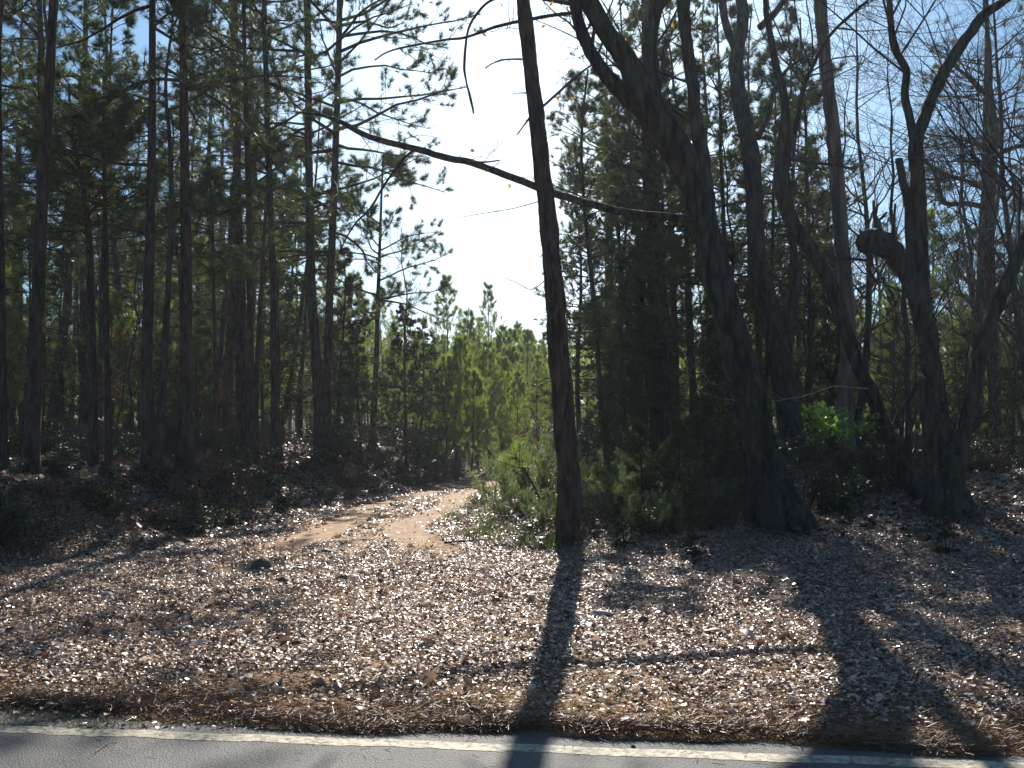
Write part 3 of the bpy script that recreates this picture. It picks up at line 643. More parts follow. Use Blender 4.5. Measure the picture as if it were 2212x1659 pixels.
B4, P4, R4, o4, tips4, d4 = traced_hardwood('stubbed_hardwood', 'dark tree of several stems with a sawn knobby stub pointing left, near the right edge',
  [(2068,1118,66),(2060,1055,46),(2040,943,40),(2018,832,40),(2001,720,42),(1988,650,40),(1986,560,34),(1985,500,33),(1982,400,31),(1979,340,30),(1980,300,26),(1992,265,25),(2018,200,24),(2048,140,24),(2093,75,22),(2128,30,20),(2173,0,16),(2215,-40,14)],
  [dict(p=[(1978,330,22),(1970,280,20),(1964,250,18),(1954,200,17),(1958,150,16),(1934,110,15),(1926,65,14),(1921,0,12),(1918,-60,11)], ext=3),
   dict(p=[(2020,1112,44),(2012,1000,34),(2004,900,32),(2000,820,30)], tw=False, root=1),
   dict(p=[(1992,690,34),(1973,625,36),(1945,568,40),(1918,534,46),(1893,522,56),(1873,522,50),(1860,532,34)], name='sawn_stub', tw=False),
   dict(p=[(1898,512,20),(1896,484,15),(1889,462,8),(1886,432,3)], name='spike', tw=False),
   dict(p=[(1889,470,7),(1894,455,5),(1897,436,2)], name='spike', tw=False),
   dict(p=[(1868,520,12),(1860,503,7),(1857,494,3)], name='spike', tw=False),
   dict(p=[(1895,480,5),(1910,465,6),(1916,458,4)], name='spike', tw=False),
   dict(p=[(1926,515,7),(1930,490,6),(1934,440,5)], name='spike', tw=False),
   dict(p=[(1975,600,18),(1966,525,20),(1963,450,18),(1950,390,17),(1942,342,16)], name='broken_limb', tw=False),
   dict(p=[(2064,1060,36),(2085,920,30),(2107,832,30),(2125,735,28),(2158,650,28),(2183,590,27),(2212,525,26),(2245,460,24),(2275,400,22)], ext=6),
   dict(p=[(1930,640,7),(1890,580,5),(1860,560,4),(1800,560,3)])],
  ztop=13, tw=dict(n1=16, n2=9, n3=7, umin=0.3, rmax=0.02, L1=(0.35, 0.8)), loose=False, flare=1.35)
ivy(B4, P4, R4, 0.2, 3.6, 900, M['ever'], o4, 0.07, 1.25)

traced_hardwood('bare_hardwood', 'upright bare tree with wide curved side limbs, behind the V of the stubbed tree',
  [(2150,985,26),(2146,800,24),(2138,600,22),(2133,500,22),(2138,440,21),(2143,350,22),(2148,280,20),(2138,200,13),(2138,125,10),(2133,70,9),(2126,0,7)],
  [dict(p=[(2138,450,13),(2090,440,11),(2043,440,10),(2030,410,8),(2018,370,7),(1998,345,5)]),
   dict(p=[(2143,415,11),(2100,395,9),(2040,375,8),(1990,345,5)]),
   dict(p=[(2146,340,11),(2180,322,10),(2215,312,9),(2260,290,6)]),
   dict(p=[(2140,210,9),(2118,195,9),(2090,165,8),(2060,140,6),(2040,100,4)]),
   dict(p=[(2150,270,8),(2165,245,7),(2178,232,5)], tw=False),
   dict(p=[(2146,350,8),(2120,320,7),(2070,300,5),(2000,290,3)])],
  tw=dict(n1=18, n2=9, n3=7, umin=0.1, rmax=0.02, L1=(0.4, 1.0)), loose=True)

# ------------------------------------------------------------------ prototypes for the scattered woods
def proto_young_pine(Hh, dense=1.0, nm='young_pine', nw=0.012):
    P = np.array([[0.04*math.sin(z*1.3)*0.8, 0.04*math.cos(z), z] for z in np.linspace(-0.2, Hh, 12)]); R = np.linspace(0.012*Hh/2+0.02, 0.008, 12)
    root = empty(nm, (0, 0, 0)); mb = MB(); tubes(mb, P[None], R[None], 7, 0.03); mb.obj('trunk', M['bark'], root, smooth=True)
    mt = MB(); mn = MB(); C_ = []; CR_ = []
    z = 0.14*Hh
    while z < Hh-0.15:
        nb = rng.integers(4, 6); a0 = rng.uniform(0, 6.28); f = z/Hh
        for k in range(nb):
            a = a0 + k*2*np.pi/nb + rng.normal()*0.2; L = min(0.36*(Hh-z)+0.26, 0.20*Hh)*rng.uniform(0.7, 1.1)*(0.75 if f < 0.25 else 1)
            e = 0.35+0.7*f; d = norm(np.array([math.cos(a), math.sin(a), e])); p = at_z(P, z+rng.normal()*0.04)[0]; c = [p]
            for q in range(5): p = p + d*L/5; c.append(p); d = norm(d + np.array([0, 0, 0.22]) + rng.normal(size=3)*0.06)
            C_.append(c); CR_.append(0.004+0.006*L*np.linspace(1, 0.2, 6))
        z += rng.uniform(0.32, 0.5)*(Hh/7)**0.5
    C_ = np.array(C_); CR_ = np.array(CR_); tubes(mt, C_, CR_, 4)
    Tw, TR = grow(C_, CR_, 4, (0.25, 0.45), ang=(25, 50), K=4, umin=0.35, curl=0.15, up=0.3, rr=0.5); tubes(mt, Tw, TR, 3)
    for A, B, k, u0 in ((Tw, TR, int(5*dense), 0.3), (C_, CR_, int(7*dense), 0.4), (P[None], R[None], 12, 0.93)):
        idx = np.repeat(np.arange(len(A)), k); u = rng.uniform(u0, 0.999, len(idx)); p, d, _ = sample(A, B, idx, u); blades(mn, p, norm(d+np.array([0, 0, 0.4])), 14, 0.22, nw*0.8, 0.6)
    mt.obj('branches', M['ptwig'], root); mn.obj('crown', M['yneedle'], root); return root

def proto_tall_pine(Hh, z0, ml, n=30, r0=0.16, nw=0.014, m='bark'):
    cvx, cvy = rng.uniform(-0.5, 0.5, 2); zz = np.linspace(-0.3, Hh, 16)
    P = np.stack([cvx*np.sin(zz/Hh*2.2)+0.04*rng.normal(size=16), cvy*np.sin(zz/Hh*1.8), zz], 1); P[0, :2] = P[1, :2] = 0; R = np.linspace(r0, 0.02, 16)
    root = empty('tall_pine', (0, 0, 0)); mb = MB(); tubes(mb, P[None], R[None], 9, 0.04); mb.obj('trunk', M[m], root, smooth=True)
    mt = MB(); mn = MB(); C, CR = pine_boughs(P, R, z0, Hh-0.1, n, ml); tubes(mt, C, CR, 4); needles_on(mt, mn, C, CR, tw=9, ntuf=5, nb=12, nl=0.21, nw=nw)
    dead_twigs(mt, P, R, 1.5, z0+1, 22, 1.1)
    mt.obj('branches', M['ptwig'], root); mn.obj('crown', M['needle'], root); return root

def proto_cedar(Hh, wdt, dense=1.0, name='cedar_tree', mt_='cedar', z0f=0.1, sz=0.085):
    zz = np.linspace(-0.2, Hh, 10); P = np.stack([0.05*np.sin(zz), 0.05*np.cos(zz*1.2), zz], 1); R = np.linspace(0.02+Hh*0.008, 0.01, 10)
    root = empty(name, (0, 0, 0)); mb = MB(); tubes(mb, P[None], R[None], 7, 0.05); mb.obj('trunk', M['bark'], root, smooth=True)
    prof = lambda f: np.interp(f, [0, 0.2, 0.6, 1], [0.7, 1, 0.7, 0.15])
    mt = MB(); ml_ = MB(); C, CR = pine_boughs(P, R, Hh*z0f, Hh-0.05, int(15*Hh*dense), wdt, K=6, prof=prof); tubes(mt, C, CR, 3)
    T, TR = grow(C, CR, 7, (0.25, 0.5), ang=(25, 60), K=4, umin=0.2, curl=0.25, up=0.1, rr=0.5); tubes(mt, T, TR, 3)
    idx = np.repeat(np.arange(len(T)), 5); p, d, _ = sample(T, TR, idx, rng.uniform(0.2, 0.999, len(idx)))
    blades(ml_, p, norm(d+np.array([0, 0, 0.2])), 4, sz*1.3, sz*0.42, 0.8)
    mt.obj('branches', M['twig'], root); ml_.obj('crown', M[mt_], root); return root

def proto_hardwood(Hh, r0=0.1, seed_leaves=None):
    zz = np.linspace(-0.3, Hh, 14); wv = np.cumsum(rng.normal(size=(14, 2))*0.09, 0); wv[:2] = 0
    P = np.concatenate([wv, zz[:, None]], 1); R = np.linspace(r0, 0.012, 14)
    root = empty('bare_tree', (0, 0, 0)); mb = MB(); tubes(mb, P[None], R[None], 8, 0.05); mb.obj('trunk', M['barkh'], root, smooth=True)
    mt = MB(); t = twiggery(mt, P[None], R[None], n1=26, L1=(0.18, 0.4), n2=6, n3=4, umin=0.2, up=0.18, rmax=0.035)
    mt.obj('branches', M['twig'], root)
    if seed_leaves:
        ml_ = MB(); s = t[rng.choice(len(t), min(len(t), seed_leaves[1])), -1]; leaves(ml_, s, 0.09, 2, 0.06, droop=1.0, aspect=0.7); ml_.obj('leaves', M[seed_leaves[0]], root)
    return root

def proto_shrub(Hh, wdt, n, mt_, size, stems=9, name='shrub', lv=3):
    root = empty(name, (0, 0, 0)); C = []
    for k in range(stems):
        a = rng.uniform(0, 6.28); d = norm(np.array([math.cos(a)*wdt/Hh*0.7, math.sin(a)*wdt/Hh*0.7, 1.0])); p = np.array([math.cos(a)*0.05, math.sin(a)*0.05, -0.05]); c = [p]
        for q in range(6): p = p + d*Hh*rng.uniform(0.6, 1)/6; c.append(p); d = norm(d+rng.normal(size=3)*0.16)
        C.append(c)
    C = np.array(C); CR = np.repeat(np.linspace(0.012, 0.004, 7)[None], stems, 0)
    mt = MB(); tubes(mt, C, CR, 4); A, AR = grow(C, CR, 8, (0.3, 0.6), K=4, umin=0.15, curl=0.35, up=0.15, rr=0.6); tubes(mt, A, AR, 3)
    B, BR = grow(A, AR, 5, (0.35, 0.7), K=3, umin=0.1, curl=0.4, rr=0.7); tubes(mt, B, BR, 3); mt.obj('stems', M['twig'], root)
    if n:
        ml_ = MB(); idx = rng.integers(0, len(B), n); p, d, _ = sample(B, BR, idx, rng.uniform(0.1, 0.999, n)); leaves(ml_, p, size, lv, 0.03, up=0.8, aspect=0.5); ml_.obj('leaves', M[mt_], root)
    return root

def px_of(x, y): return CX + F*x/y
USED = set()
def place(proto, x, y, label, group, sc=1.0, tilt=0.03, rz=None):
    tl = (rng.normal()*tilt, rng.normal()*tilt); rz = rng.uniform(0, 6.28) if rz is None else rz
    if proto.name not in USED:
        USED.add(proto.name); proto.location = (x, y, Hs(x, y)-0.02); proto.rotation_euler = (*tl, rz); proto.scale = (sc,)*3
        cat = {'young': 'young pine', 'tall_': 'tree', 'cedar': 'cedar', 'bare_': 'tree', 'shrub': 'shrub', 'holly': 'shrub', 'feath': 'bush'}.get(proto.name[:5], 'tree')
        proto['label'] = label; proto['category'] = cat
        if group: proto['group'] = group
        return proto
    return dup(proto, (x, y, Hs(x, y)-0.02), rz, sc, label, group, tl)

# --- young pine thicket beyond the track
YP = [proto_young_pine(h, dn) for h, dn in ((7.0, 1.0), (6.2, 1.2), (5.2, 1.0), (7.8, 0.9), (4.0, 1.2))]
YH = [7.0, 6.2, 5.2, 7.8, 4.0]
# hero ones read from the photo: (px, top py, depth)
for k, (px, ty, d, pi) in enumerate([(965, 600, 46, 0), (1058, 618, 50, 3), (1005, 668, 44, 1), (1090, 702, 46, 1), (1140, 712, 47, 2), (1118, 700, 60, 3), (1030, 690, 55, 0), (995, 725, 31, 2), (1052, 735, 33, 1), (968, 770, 30, 4), (1085, 770, 34, 2), (1020, 800, 29.5, 4), (1118, 800, 32, 1), (1160, 770, 36, 0), (930, 745, 33, 2)]):
    top, _ = W(px, ty, d); x = top[0]; hh = top[2]-Hs(x, d)
    place(YP[pi], x, d, ['tallest young pine with a pointed spire, left of the sky gap bottom', 'narrow spired young pine standing alone above the thicket in the sky gap',
      'young pine just right of the tallest spire', 'young pine with tip level with the thicket, right of the lone spire', 'small young pine beside the big centre trunk at the end of the track',
      'distant young pine peeping between the thicket tips', 'distant young pine between the two tall spires', 'bright green sapling pine close to the track bend', 'bright green young pine behind the track bend', 'low bright pine left of the bright sapling pines at the bend', 'bright young pine above the leaning sapling', 'lowest bright sapling pine in the middle of the bend', 'bright young pine halfway between the bend and the big centre trunk', 'young pine brushing the left side of the big centre trunk', 'young pine beside the dark rounded cedar'][k], None, hh/YH[pi], 0.015)
cnt = 0; tries = 0
spots = []
while cnt < 190 and tries < 9000:
    tries += 1; y = 31 + 42*rng.uniform()**0.9; px = rng.uniform(-120, 2330); x = (px-CX)/F*y
    pi = int(rng.integers(0, 5)); sc = rng.uniform(0.75, 1.1)
    r = x - np.interp(y, TY, TX); s = np.interp(y, BY, BX)-x
    if r < 0.8 and s < 0.5 and y < 40: continue
    if 870 < px < 1200:
        topy = HZ - (YH[pi]*sc + Hs(x, y) - CAMH)/y*F
        if topy < 700: continue
    elif px < 760: sc *= 1.15
    if any((x-a)**2+(y-b)**2 < 0.8 for a, b in spots): continue
    spots.append((x, y)); place(YP[pi], x, y, 'slender young pine with upswept green boughs in the thicket far behind the tall trunks', 'young pines in the thicket behind', sc); cnt += 1

cnt = tries = 0
while cnt < 60 and tries < 6000:
    tries += 1; y = 33 + 30*rng.uniform(); px = rng.uniform(840, 1230); x = (px-CX)/F*y; pi = int(rng.integers(0, 5)); sc = rng.uniform(0.45, 1.0)
    r = x - np.interp(y, TY, TX); s = np.interp(y, BY, BX)-x
    if r < 0.9 and s < 0.9 and y < 46: continue
    if HZ - (YH[pi]*sc + Hs(x, y) - CAMH)/y*F < 690 + 40*rng.uniform(): continue
    if any((x-a)**2+(y-b)**2 < 0.5 for a, b in spots): continue
    spots.append((x, y)); place(YP[pi], x, y, 'slender young pine with upswept green boughs in the thicket far behind the tall trunks', 'young pines in the thicket behind', sc); cnt += 1
# --- tall pines behind on both sides
TP_ = [proto_tall_pine(17, 6.5, 2.8, 34), proto_tall_pine(15, 5, 2.4, 36, 0.13), proto_tall_pine(19, 8.5, 3.0, 34, 0.18), proto_tall_pine(12, 4, 1.9, 36, 0.09), proto_tall_pine(10, 3.0, 1.6, 34, 0.07)]
cnt = tries = 0; tsp = []
while cnt < 60 and tries < 6000:
    tries += 1; y = 25 + 38*rng.uniform()**1.1; px = rng.uniform(-250, 640); x = (px-CX)/F*y
    if any((x-a)**2+(y-b)**2 < 1.4 for a, b in tsp): continue
    pi = int(rng.choice(5, p=[.22, .22, .16, .22, .18]))
    if px > 560 and pi in (0, 2): continue
    tsp.append((x, y)); place(TP_[pi], x, y, 'background pine with a thin dark trunk deep in the left wood', 'background pines deep in the left wood', rng.uniform(0.9, 1.1)); cnt += 1
cnt = tries = 0
while cnt < 24 and tries < 6000:
    tries += 1; y = 27 + 34*rng.uniform(); px = rng.uniform(1300, 2250) if rng.uniform() < 0.4 else rng.uniform(1290, 1740); x = (px-CX)/F*y
    if any((x-a)**2+(y-b)**2 < 1.6 for a, b in tsp): continue
    pi = int(rng.choice(5, p=[.06, .12, .05, .37, .40])); tsp.append((x, y))
    place(TP_[pi], x, y, 'background pine with a thin dark trunk deep in the right wood', 'background pines deep in the right wood', rng.uniform(0.85, 1.05)); cnt += 1

for px, d, pi, sc, lab in [(1500, 30, 1, 1.0, 'dense pine whose crown fills the gap right of the great leaning hardwood limbs'), (1580, 27, 3, 1.1, 'pine with a thin trunk between the leaning hardwood and the rough forked trunk'), (1655, 31, 1, 0.95, 'pine whose crown shows between the forked trunk and the curving trunk'),
      (1745, 29, 3, 1.1, 'pine crown directly left of the pale pole trunk'), (1350, 31, 3, 1.0, 'pine with feathery crown above the slim left-leaning trunk'), (1440, 26.5, 4, 1.1, 'short pine before the upright thick pine trunk')]:
    place(TP_[pi], (px-CX)/F*d, d, lab, None, sc)
# --- cedars, dark and dense
CE = [proto_cedar(6.5, 1.2), proto_cedar(4.6, 1.1), proto_cedar(8.5, 1.3, 0.85), proto_cedar(2.2, 0.65, 1.3)]
CH = [6.5, 4.6, 8.5, 2.2]
def cedar_at(px, ty, d, pi, label, group=None):
    top, _ = W(px, ty, d); x = top[0]; place(CE[pi], x, d, label, group, max(0.3, (top[2]-Hs(x, d))/CH[pi]), 0.02)
for a in [(735, 540, 25.5, 0, 'dark cedar hiding the feet of the tall pine pair on their right'), (875, 655, 27, 1, 'bushy dark cedar left of the young pine thicket'), (910, 690, 29, 1, 'dark rounded cedar touching the young pine thicket'),
          (780, 700, 24, 1, 'low dark cedar under the slender open pine'), (600, 430, 27, 2, 'tall dark cedar wrapped round a medium pine trunk on the left bank'), (655, 380, 30, 2, 'tall dark cedar just left of the tall pine pair'),
          (430, 650, 29, 0, 'dark cedar right of the flared pine'), (140, 520, 27, 2, 'dark cedar behind the leftmost big pine'), (360, 720, 26, 1, 'low dark cedar behind the crooked thin trunk'),
          (1250, 330, 30, 2, 'feathery cedar directly right of the big centre trunk'), (1320, 280, 33, 2, 'tall feathery cedar behind the slim leaning trunks'), (1380, 470, 27, 0, 'cedar in front of the upright thick pine'), (1490, 380, 31, 2, 'tall cedar behind the great leaning hardwood'),
          (1570, 520, 28, 0, 'cedar seen between the great leaning hardwood and the forked one'), (1745, 300, 32, 2, 'tall cedar left of the pale pole trunk'), (1930, 640, 30, 0, 'cedar behind the sawn knobby stub'),
          (2080, 690, 29, 1, 'cedar in the V of the stubbed tree'), (2180, 660, 28, 1, 'dark cedar at the right edge of the photo'), (1790, 640, 27, 1, 'low cedar between the curving trunk and the pale pole'), (1345, 720, 22, 1, 'low dark cedar at the front of the right wood')]:
    cedar_at(*a)
# saplings on the right slope
for px, py, hpx, pi, lab in [(1300, 1085, 175, 3, 'small feathery cedar sapling right of the foot of the big centre trunk'), (1385, 1120, 210, 3, 'olive cedar sapling in the half shade of the right slope'), (1460, 1140, 230, 3, 'dark cedar sapling left of the great leaning hardwood'),
      (1345, 1185, 110, 3, 'knee-high cedar sapling at the shadow edge'), (1530, 1120, 260, 3, 'dark cedar sapling touching the great leaning hardwood'), (1800, 1090, 150, 3, 'small cedar sapling below the bright green shrub'), (1880, 1070, 170, 3, 'small cedar sapling beside the curving trunk'),
      (2040, 1200, 95, 3, 'tiny olive cedar sapling in front of the stubbed tree'), (1500, 1205, 100, 3, 'tiny dark cedar sapling in the big shadow'), (1250, 1160, 60, 3, 'tiny green sapling at the foot of the big centre trunk')]:
    d = foot(px, py); cedar_at(px, py-hpx, d, pi, lab)

# --- young pine leaning by the track, and rust-leaved saplings
P, R = trace([(1195,1125,7),(1170,1085,6),(1150,1045,5),(1125,1000,4),(1112,985,3)], foot(1195, 1125)); P, R = set_base(P, R, 1)
root = empty('leaning_sapling', tuple(P[0]), 'thin bare sapling stem leaning left out of the weeds beside the track', 'sapling'); mb = MB(); tubes(mb, P[None], R[None], 6); mb.obj('stem', M['twig'], root, tuple(P[0]))
mn = MB(); C, CR = grow(P[None], R[None], 10, (0.25, 0.5), umin=0.55, K=4, up=0.3); mt = MB(); tubes(mt, C, CR, 3); mt.obj('branches', M['twig'], root, tuple(P[0])); idx = np.repeat(np.arange(10), 5); p, dd, _ = sample(C, CR, idx, rng.uniform(0.4, 0.99, 50)); blades(mn, p, dd, 14, 0.16, 0.007, 0.9); mn.obj('needles', M['yneedle'], root, tuple(P[0]))

HW = [proto_hardwood(11, 0.09), proto_hardwood(14, 0.13), proto_hardwood(8, 0.06), proto_hardwood(4.2, 0.03, ('red', 130)), proto_hardwood(3.2, 0.025, ('yellow', 120)), proto_hardwood(5, 0.035)]
for px, py, pi, sc, lab in [(1155, 985, 3, .9, 'sapling holding rust red leaves left of the big centre trunk'), (1330, 960, 3, .8, 'sapling with rust red leaves right of the big centre trunk'), (740, 985, 3, 0.9, 'rust-leaved sapling right of the tall pine pair'), (1140, 1010, 4, .8, 'sapling with yellowing leaves at the thicket edge'),
      (260, 1000, 3, .6, 'rust-leaved sapling low on the left bank'), (485, 990, 3, .5, 'small rust-leaved sapling right of the thin lone trunk on the left bank'), (1960, 960, 4, .8, 'sapling with yellow-orange leaves between curving trunk and stubbed tree')]:
    d = foot(px, py); x = W(px, py, d)[0][0]; place(HW[pi], x, d, lab, None, sc)
cnt = tries = 0
while cnt < 50 and tries < 3000:
    tries += 1; y = 24 + 30*rng.uniform(); px = rng.uniform(1640, 2350); x = (px-CX)/F*y
    if any((x-a)**2+(y-b)**2 < 1.2 for a, b in tsp): continue
    tsp.append((x, y)); place(HW[int(rng.choice([0, 1, 2, 5]))], x, y, 'bare grey twiggy tree deep in the right wood', 'bare trees deep in the right wood', rng.uniform(0.85, 1.15)); cnt += 1
cnt = tries = 0
while cnt < 30 and tries < 3000:
    tries += 1; y = 21 + 26*rng.uniform(); px = rng.uniform(-100, 900) if rng.uniform() < 0.75 else rng.uniform(1290, 1640); x = (px-CX)/F*y
    if np.interp(y, BY, BX)-x < 3 and px < 1100: continue
    tsp.append((x, y)); place(HW[int(rng.choice([2, 5, 5]))], x, y, 'thin bare twiggy understory sapling among the dark trunks', 'bare understory saplings among the trunks', rng.uniform(0.8, 1.2)); cnt += 1

# --- shrubs
SH = [proto_shrub(1.3, 1.0, 900, 'ever', 0.07), proto_shrub(0.9, 0.9, 600, 'ever', 0.06), proto_shrub(1.6, 1.1, 0, 'ever', 0), proto_shrub(0.7, 0.8, 500, 'flitter', 0.07)]
cnt = 0
for k in range(400):
    y = 11.5 + 22*rng.uniform()**1.2; s = rng.uniform(0.2, 2.6); x = np.interp(y, BY, BX) - s
    if abs(x) > y*0.56+1: continue
    place(SH[int(rng.choice([0, 1, 2, 3], p=[.12, .28, .2, .4]))], x, y, 'dark low shrub on the shaded face of the left bank', 'shrubs on the left bank', rng.uniform(0.4, 0.8)*(0.7 if s < 0.8 else 1)); cnt += 1
    if cnt >= 120: break
cnt = 0
for k in range(900):
    y = 15 + 25*rng.uniform(); px = rng.uniform(1230, 2280); x = (px-CX)/F*y; r = x - np.interp(y, TY, TX)
    if r < 1.2 or (y < 19 and px < 1500): continue
    place(SH[int(rng.choice([0, 1, 2, 3], p=[.3, .2, .3, .2]))], x, y, 'dark undergrowth shrub on the floor of the right wood', 'undergrowth shrubs in the right wood', rng.uniform(0.6, 1.2)); cnt += 1
    if cnt >= 80: break
cnt = 0
for k in range(900):
    y = 18 + 22*rng.uniform()**1.6; px = rng.uniform(-60, 900); x = (px-CX)/F*y
    if np.interp(y, BY, BX)-x < 3: continue
    place(SH[int(rng.choice([0, 1, 2]))], x, y, 'dark undergrowth shrub between the trunks of the left wood', 'undergrowth shrubs in the left wood', rng.uniform(0.5, 1.0)); cnt += 1
    if cnt >= 95: break
def proto_feather(Hh, wdt, stems):
    root = empty('feathery_bush', (0, 0, 0)); a = rng.uniform(0, 6.28, stems); q = np.sqrt(rng.uniform(0, 1, stems))*wdt*0.4
    b0 = np.stack([np.cos(a)*q, np.sin(a)*q, np.full(stems, -0.04)], 1); d = norm(np.stack([np.cos(a)*0.35, np.sin(a)*0.35, np.ones(stems)], 1)+rng.normal(size=(stems, 3))*0.12)
    C = np.empty((stems, 7, 3)); C[:, 0] = b0; st = (Hh*rng.uniform(0.5, 1.05, stems)/6)[:, None]
    for k in range(1, 7): C[:, k] = C[:, k-1]+d*st; d = norm(d+rng.normal(size=(stems, 3))*0.12)
    CR = np.repeat(np.linspace(0.006, 0.002, 7)[None], stems, 0); mt = MB(); tubes(mt, C, CR, 3); A, AR = grow(C, CR, 9, (0.15, 0.35), ang=(20, 45), K=4, umin=0.25, curl=0.2, up=0.25); tubes(mt, A, AR, 3); mt.obj('stems', M['twig'], root)
    ml_ = MB(); idx = np.repeat(np.arange(len(A)), 7); p, dd, _ = sample(A, AR, idx, rng.uniform(0.1, 0.999, len(idx))); blades(ml_, p, norm(dd+np.array([0, 0, 0.3])), 6, 0.085, 0.005, 0.7); ml_.obj('foliage', M['feather'], root); return root
FB = proto_feather(1.3, 1.0, 34); FB2 = proto_feather(0.8, 0.8, 24)
for k, (px, py, hpx, pr, lab) in enumerate([(1130, 1090, 150, FB, 'feathery pale green bush at the inner side of the track bend'), (1175, 1075, 150, FB, 'feathery pale green bush touching the big centre trunk on its left'), (1075, 1085, 90, FB2, 'low feathery bush at the edge of the dirt track'),
      (1100, 1120, 70, FB2, 'knee-high feathery tuft in front of the pale green bushes'), (1180, 1130, 80, FB2, 'low feathery tuft in the weeds by the big centre trunk'), (1270, 1110, 120, FB2, 'feathery green bush right of the big centre trunk foot'), (1395, 1060, 130, FB, 'olive feathery bush in the half shade of the right slope'), (1330, 1080, 110, FB2, 'small feathery bush between the cedar saplings on the right slope'), (1200, 1040, 110, FB, 'feathery bush partly hidden by the big centre trunk'), (1090, 1050, 100, FB, 'farthest feathery bush where the track vanishes')]):
    d = foot(px, py); x = (px-CX)/F*d; hh = hpx*d/F; base = 1.3 if pr is FB else 0.8
    place(pr, x, d, lab, None, hh/base, 0)
    [o for o in [bpy.context.scene.objects.get(pr.name)]]
for k in range(34):
    px = rng.uniform(1255, 1660); py = rng.uniform(1045, 1165); d = foot(px, py); x = (px-CX)/F*d
    place([FB2, SH[2], SH[1], SH[3], FB2][k % 5], x, d, 'low tangled brush on the right slope between the two nearest big trunks', 'brush on the right slope', rng.uniform(0.5, 0.95), 0.05)
HO = proto_shrub(1.0, 0.9, 330, 'holly', 0.10, 9, 'holly_shrub', 2)
for c_ in HO.children:
    if c_.name.startswith('leaves'): c_.data.transform(__import__('mathutils').Matrix.Translation((0, 0, 0.75)))
    else: c_.data.transform(__import__('mathutils').Matrix.Diagonal((1, 1, 1.75, 1)))
d = foot(1800, 1075); x = (1800-CX)/F*(d+0.2); place(HO, x, d+0.2, 'shrub with vivid lime green leaves coloured as if sunlit, before the pale pole trunk', None, 1.0, 0)

# --- far wood that closes the view: one mass nobody could count
fm = MB(); n = 5200; y = rng.uniform(72, 120, n); px = rng.uniform(-400, 2600, n); x = (px-CX)/F*y
hmax = np.where((px > 900) & (px < 1230), 5.5, 8.0)*rng.uniform(0.6, 1.1, n); base = H(x, y)
zz = base + hmax*rng.uniform(0, 1, n)**0.8
for k in range(3):
    blades(fm, np.stack([x, y, zz], 1)+rng.normal(size=(n, 3))*0.5, np.tile([0, 0, 1.0], (n, 1)), 7, 0.9, 0.16, 0.6)
fm.obj('distant_woods', M['yneedle'], kind='stuff', label='far green woods closing the view behind the thicket', category='woods')

# ------------------------------------------------------------------ stones, sticks, post
def stone(name, px, py, wpx, hpx, m, label, cat='stone', depth=0.8):
    d = foot(px, py); p, s = W(px, py, d); a = wpx*s/2; h = hpx*s
    import bmesh
    bm = bmesh.new(); bmesh.ops.create_icosphere(bm, subdivisions=3, radius=1)
    o = rng.uniform(0, 9, 3)
    for v in bm.verts:
        f = 1 + 0.16*math.sin(v.co.x*3+o[0])*math.cos(v.co.y*3.3+o[1]) + 0.10*math.sin(v.co.z*5+v.co.x*4+o[2]) + 0.04*math.sin(v.co.y*11+o[0])
        v.co = Vector((v.co.x*a*f, v.co.y*a*depth*f, max(v.co.z, -0.5)*h*0.8*f))
    me = bpy.data.meshes.new(name); bm.to_mesh(me); bm.free(); me.materials.append(M[m])
    for q in me.polygons: q.use_smooth = True
    ob = bpy.data.objects.new(name, me); COL.objects.link(ob); ob.location = (p[0], p[1], Hs(p[0], p[1])+h*0.25); ob['label'] = label; ob['category'] = cat
stone('dirt_clod', 562, 1232, 40, 22, 'rock', 'dark clod of earth on the leaves, largest of the clods in the clearing', 'clod')
stone('dirt_clod', 742, 1254, 22, 12, 'rock', 'small dark clod in the middle of the leafy clearing', 'clod')
stone('dirt_clod', 705, 1196, 34, 10, 'rock', 'flat dark clod near the mouth of the dirt track', 'clod')
stone('dirt_clod', 1120, 1300, 30, 10, 'rock', 'flat reddish clod just left of the long trunk shadow', 'clod')
stone('dirt_clod', 612, 1262, 28, 14, 'rock', 'brown clod between the largest clod and the small one', 'clod')
stone('dirt_clod', 1022, 1548, 30, 16, 'rock', 'black clod in the dry grass close to the road edge', 'clod')
stone('flat_stone', 232, 1292, 30, 12, 'prock', 'pale flat stone lying in the leaves at the left', 'stone')
stone('flat_stone', 1300, 1334, 62, 14, 'prock', 'wide pale flat stone right of the long trunk shadow', 'stone', 0.5)
stone('flat_stone', 2140, 1532, 26, 10, 'prock', 'pale stone at the far right beyond the largest shadow', 'stone')
stone('flat_stone', 685, 1514, 26, 11, 'prock', 'small pale stone in the dry grass at the road shoulder', 'stone')
stone('flat_stone', 640, 1074, 10, 8, 'prock', 'tiny pale stone on the dark slope of the left bank', 'stone')
stone('pine_cone', 1368, 1619, 10, 9, 'rock', 'small dark pine cone lying on the asphalt near the road edge', 'pine cone')

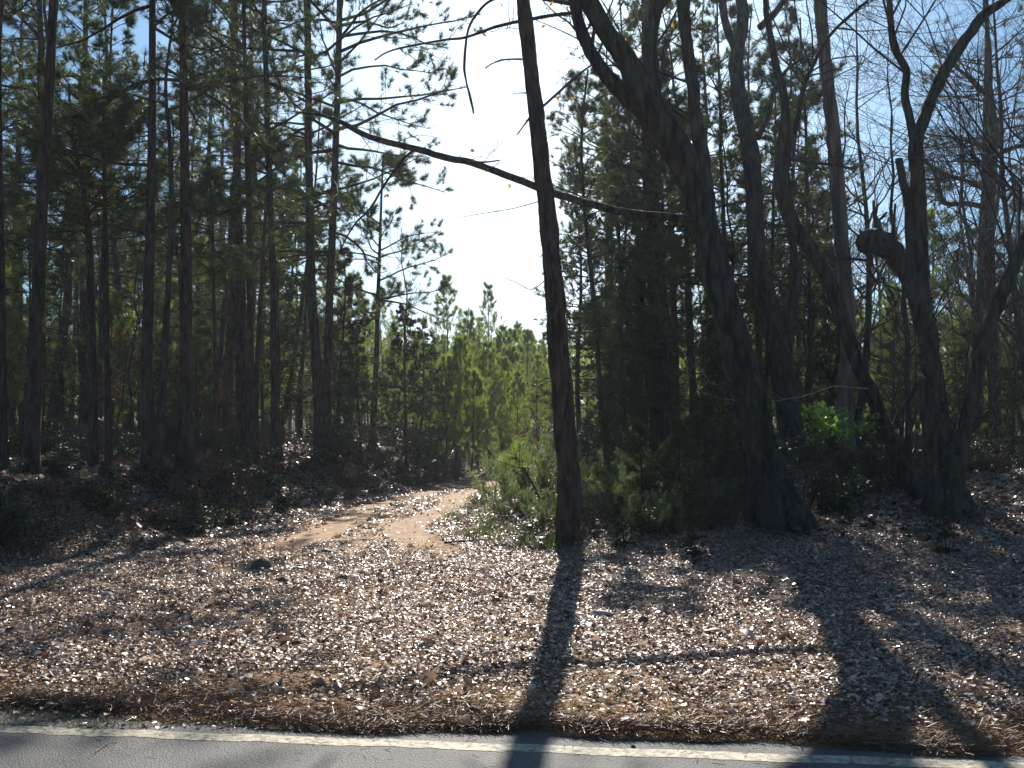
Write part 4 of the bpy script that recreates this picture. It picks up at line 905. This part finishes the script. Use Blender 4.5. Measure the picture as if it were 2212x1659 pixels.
def stick(pts, w_, label, name='stick', lift=0.03, m='twig', br=4):
    P = []
    for px, py in pts:
        d = foot(px, py); q, s = W(px, py, d); P.append([q[0], q[1], Hs(q[0], q[1])+lift])
    P = crspline(P, 4); R = np.linspace(w_, w_*0.4, len(P)); org = tuple(P[0]); mb = MB(); tubes(mb, P[None], R[None], 7, 0.08, caps=True)
    if br:
        C, CR = grow(P[None], R[None], br, (0.15, 0.35), K=4, curl=0.2, rr=0.6); C[:, :, 2] = np.maximum(C[:, :, 2], H(C[:, :, 0], C[:, :, 1])+0.01); tubes(mb, C, CR, 4)
    mb.obj(name, M[m], None, org, smooth=True, label=label, category='stick')
stick([(206,1640),(225,1625),(250,1612)], 0.003, 'thin pale twig lying on the asphalt at the lower left', br=2, lift=0.02, m='straw')
stick([(960,1178),(1030,1172),(1090,1170)], 0.016, 'fallen brown branch at the lower edge of the weedy hump', lift=0.03)
stick([(1700,1140),(1760,1105),(1790,1095)], 0.02, 'fallen stick in the shade right of the great leaning hardwood', lift=0.08)
def fallen(pts, d, label, name='fallen_log'):
    P, R = trace(pts, d, sub=4); org = tuple(P[0]); mb = MB(); tubes(mb, P[None], R[None], 8, 0.06, caps=True); C, CR = grow(P[None], R[None], 8, (0.2, 0.4), K=4, rr=0.4); tubes(mb, C, CR, 4)
    mb.obj(name, M['wood'], None, org, smooth=True, label=label, category='log')
fallen([(205,905,14),(250,935,14),(300,968,15),(345,1000,16)], 24.5, 'dead trunk slanting down to the right among the left wood trunks')
fallen([(650,1000,9),(700,988,8),(760,972,5)], 23.8, 'fallen pole resting against the foot of the tall pine pair')
d = foot(987, 1040); p, s = W(987, 1036, d); root = empty('wooden_post', (p[0], p[1], Hs(p[0], p[1])), 'short dark wooden post standing at the left edge of the track bend', 'post')
mb = MB(); h = 80*s; tubes(mb, np.array([[[0, 0, -0.1], [0.01, 0, h*0.5], [0, 0.01, h-0.02], [0, 0.01, h]]]), np.array([[0.07, 0.07, 0.068, 0.055]]), 12, 0.03, caps=True); mb.obj('post_shaft', M['wood'], root)

# thin haze volume, added to lift the darks as lens veil does
hz = MB(); x0, x1, y0, y1, z0, z1 = -620., 620., -460., 780., -2., 45.
zb = float(min(H(np.array([0., 400, -400]), np.array([5., 400, 400])).min(), -0.3)) - 2
hz.add([(x0,y0,zb),(x1,y0,zb),(x1,y1,zb),(x0,y1,zb),(x0,y0,z1),(x1,y0,z1),(x1,y1,z1),(x0,y1,z1)], [(0,3,2,1),(4,5,6,7),(0,1,5,4),(1,2,6,5),(2,3,7,6),(3,0,4,7)])
hm = bpy.data.materials.new("haze"); hm.use_nodes = True; n = hm.node_tree; n.nodes.clear(); o_ = n.nodes.new("ShaderNodeOutputMaterial"); v_ = n.nodes.new("ShaderNodeVolumePrincipled")
v_.inputs['Color'].default_value = (0.86, 0.93, 1, 1); v_.inputs['Density'].default_value = HAZE; v_.inputs['Anisotropy'].default_value = 0.35
n.links.new(v_.outputs[0], o_.inputs['Volume'])
hz.obj('haze', hm, kind='stuff', label='thin bluish haze added between the trees in place of lens veil', category='haze')
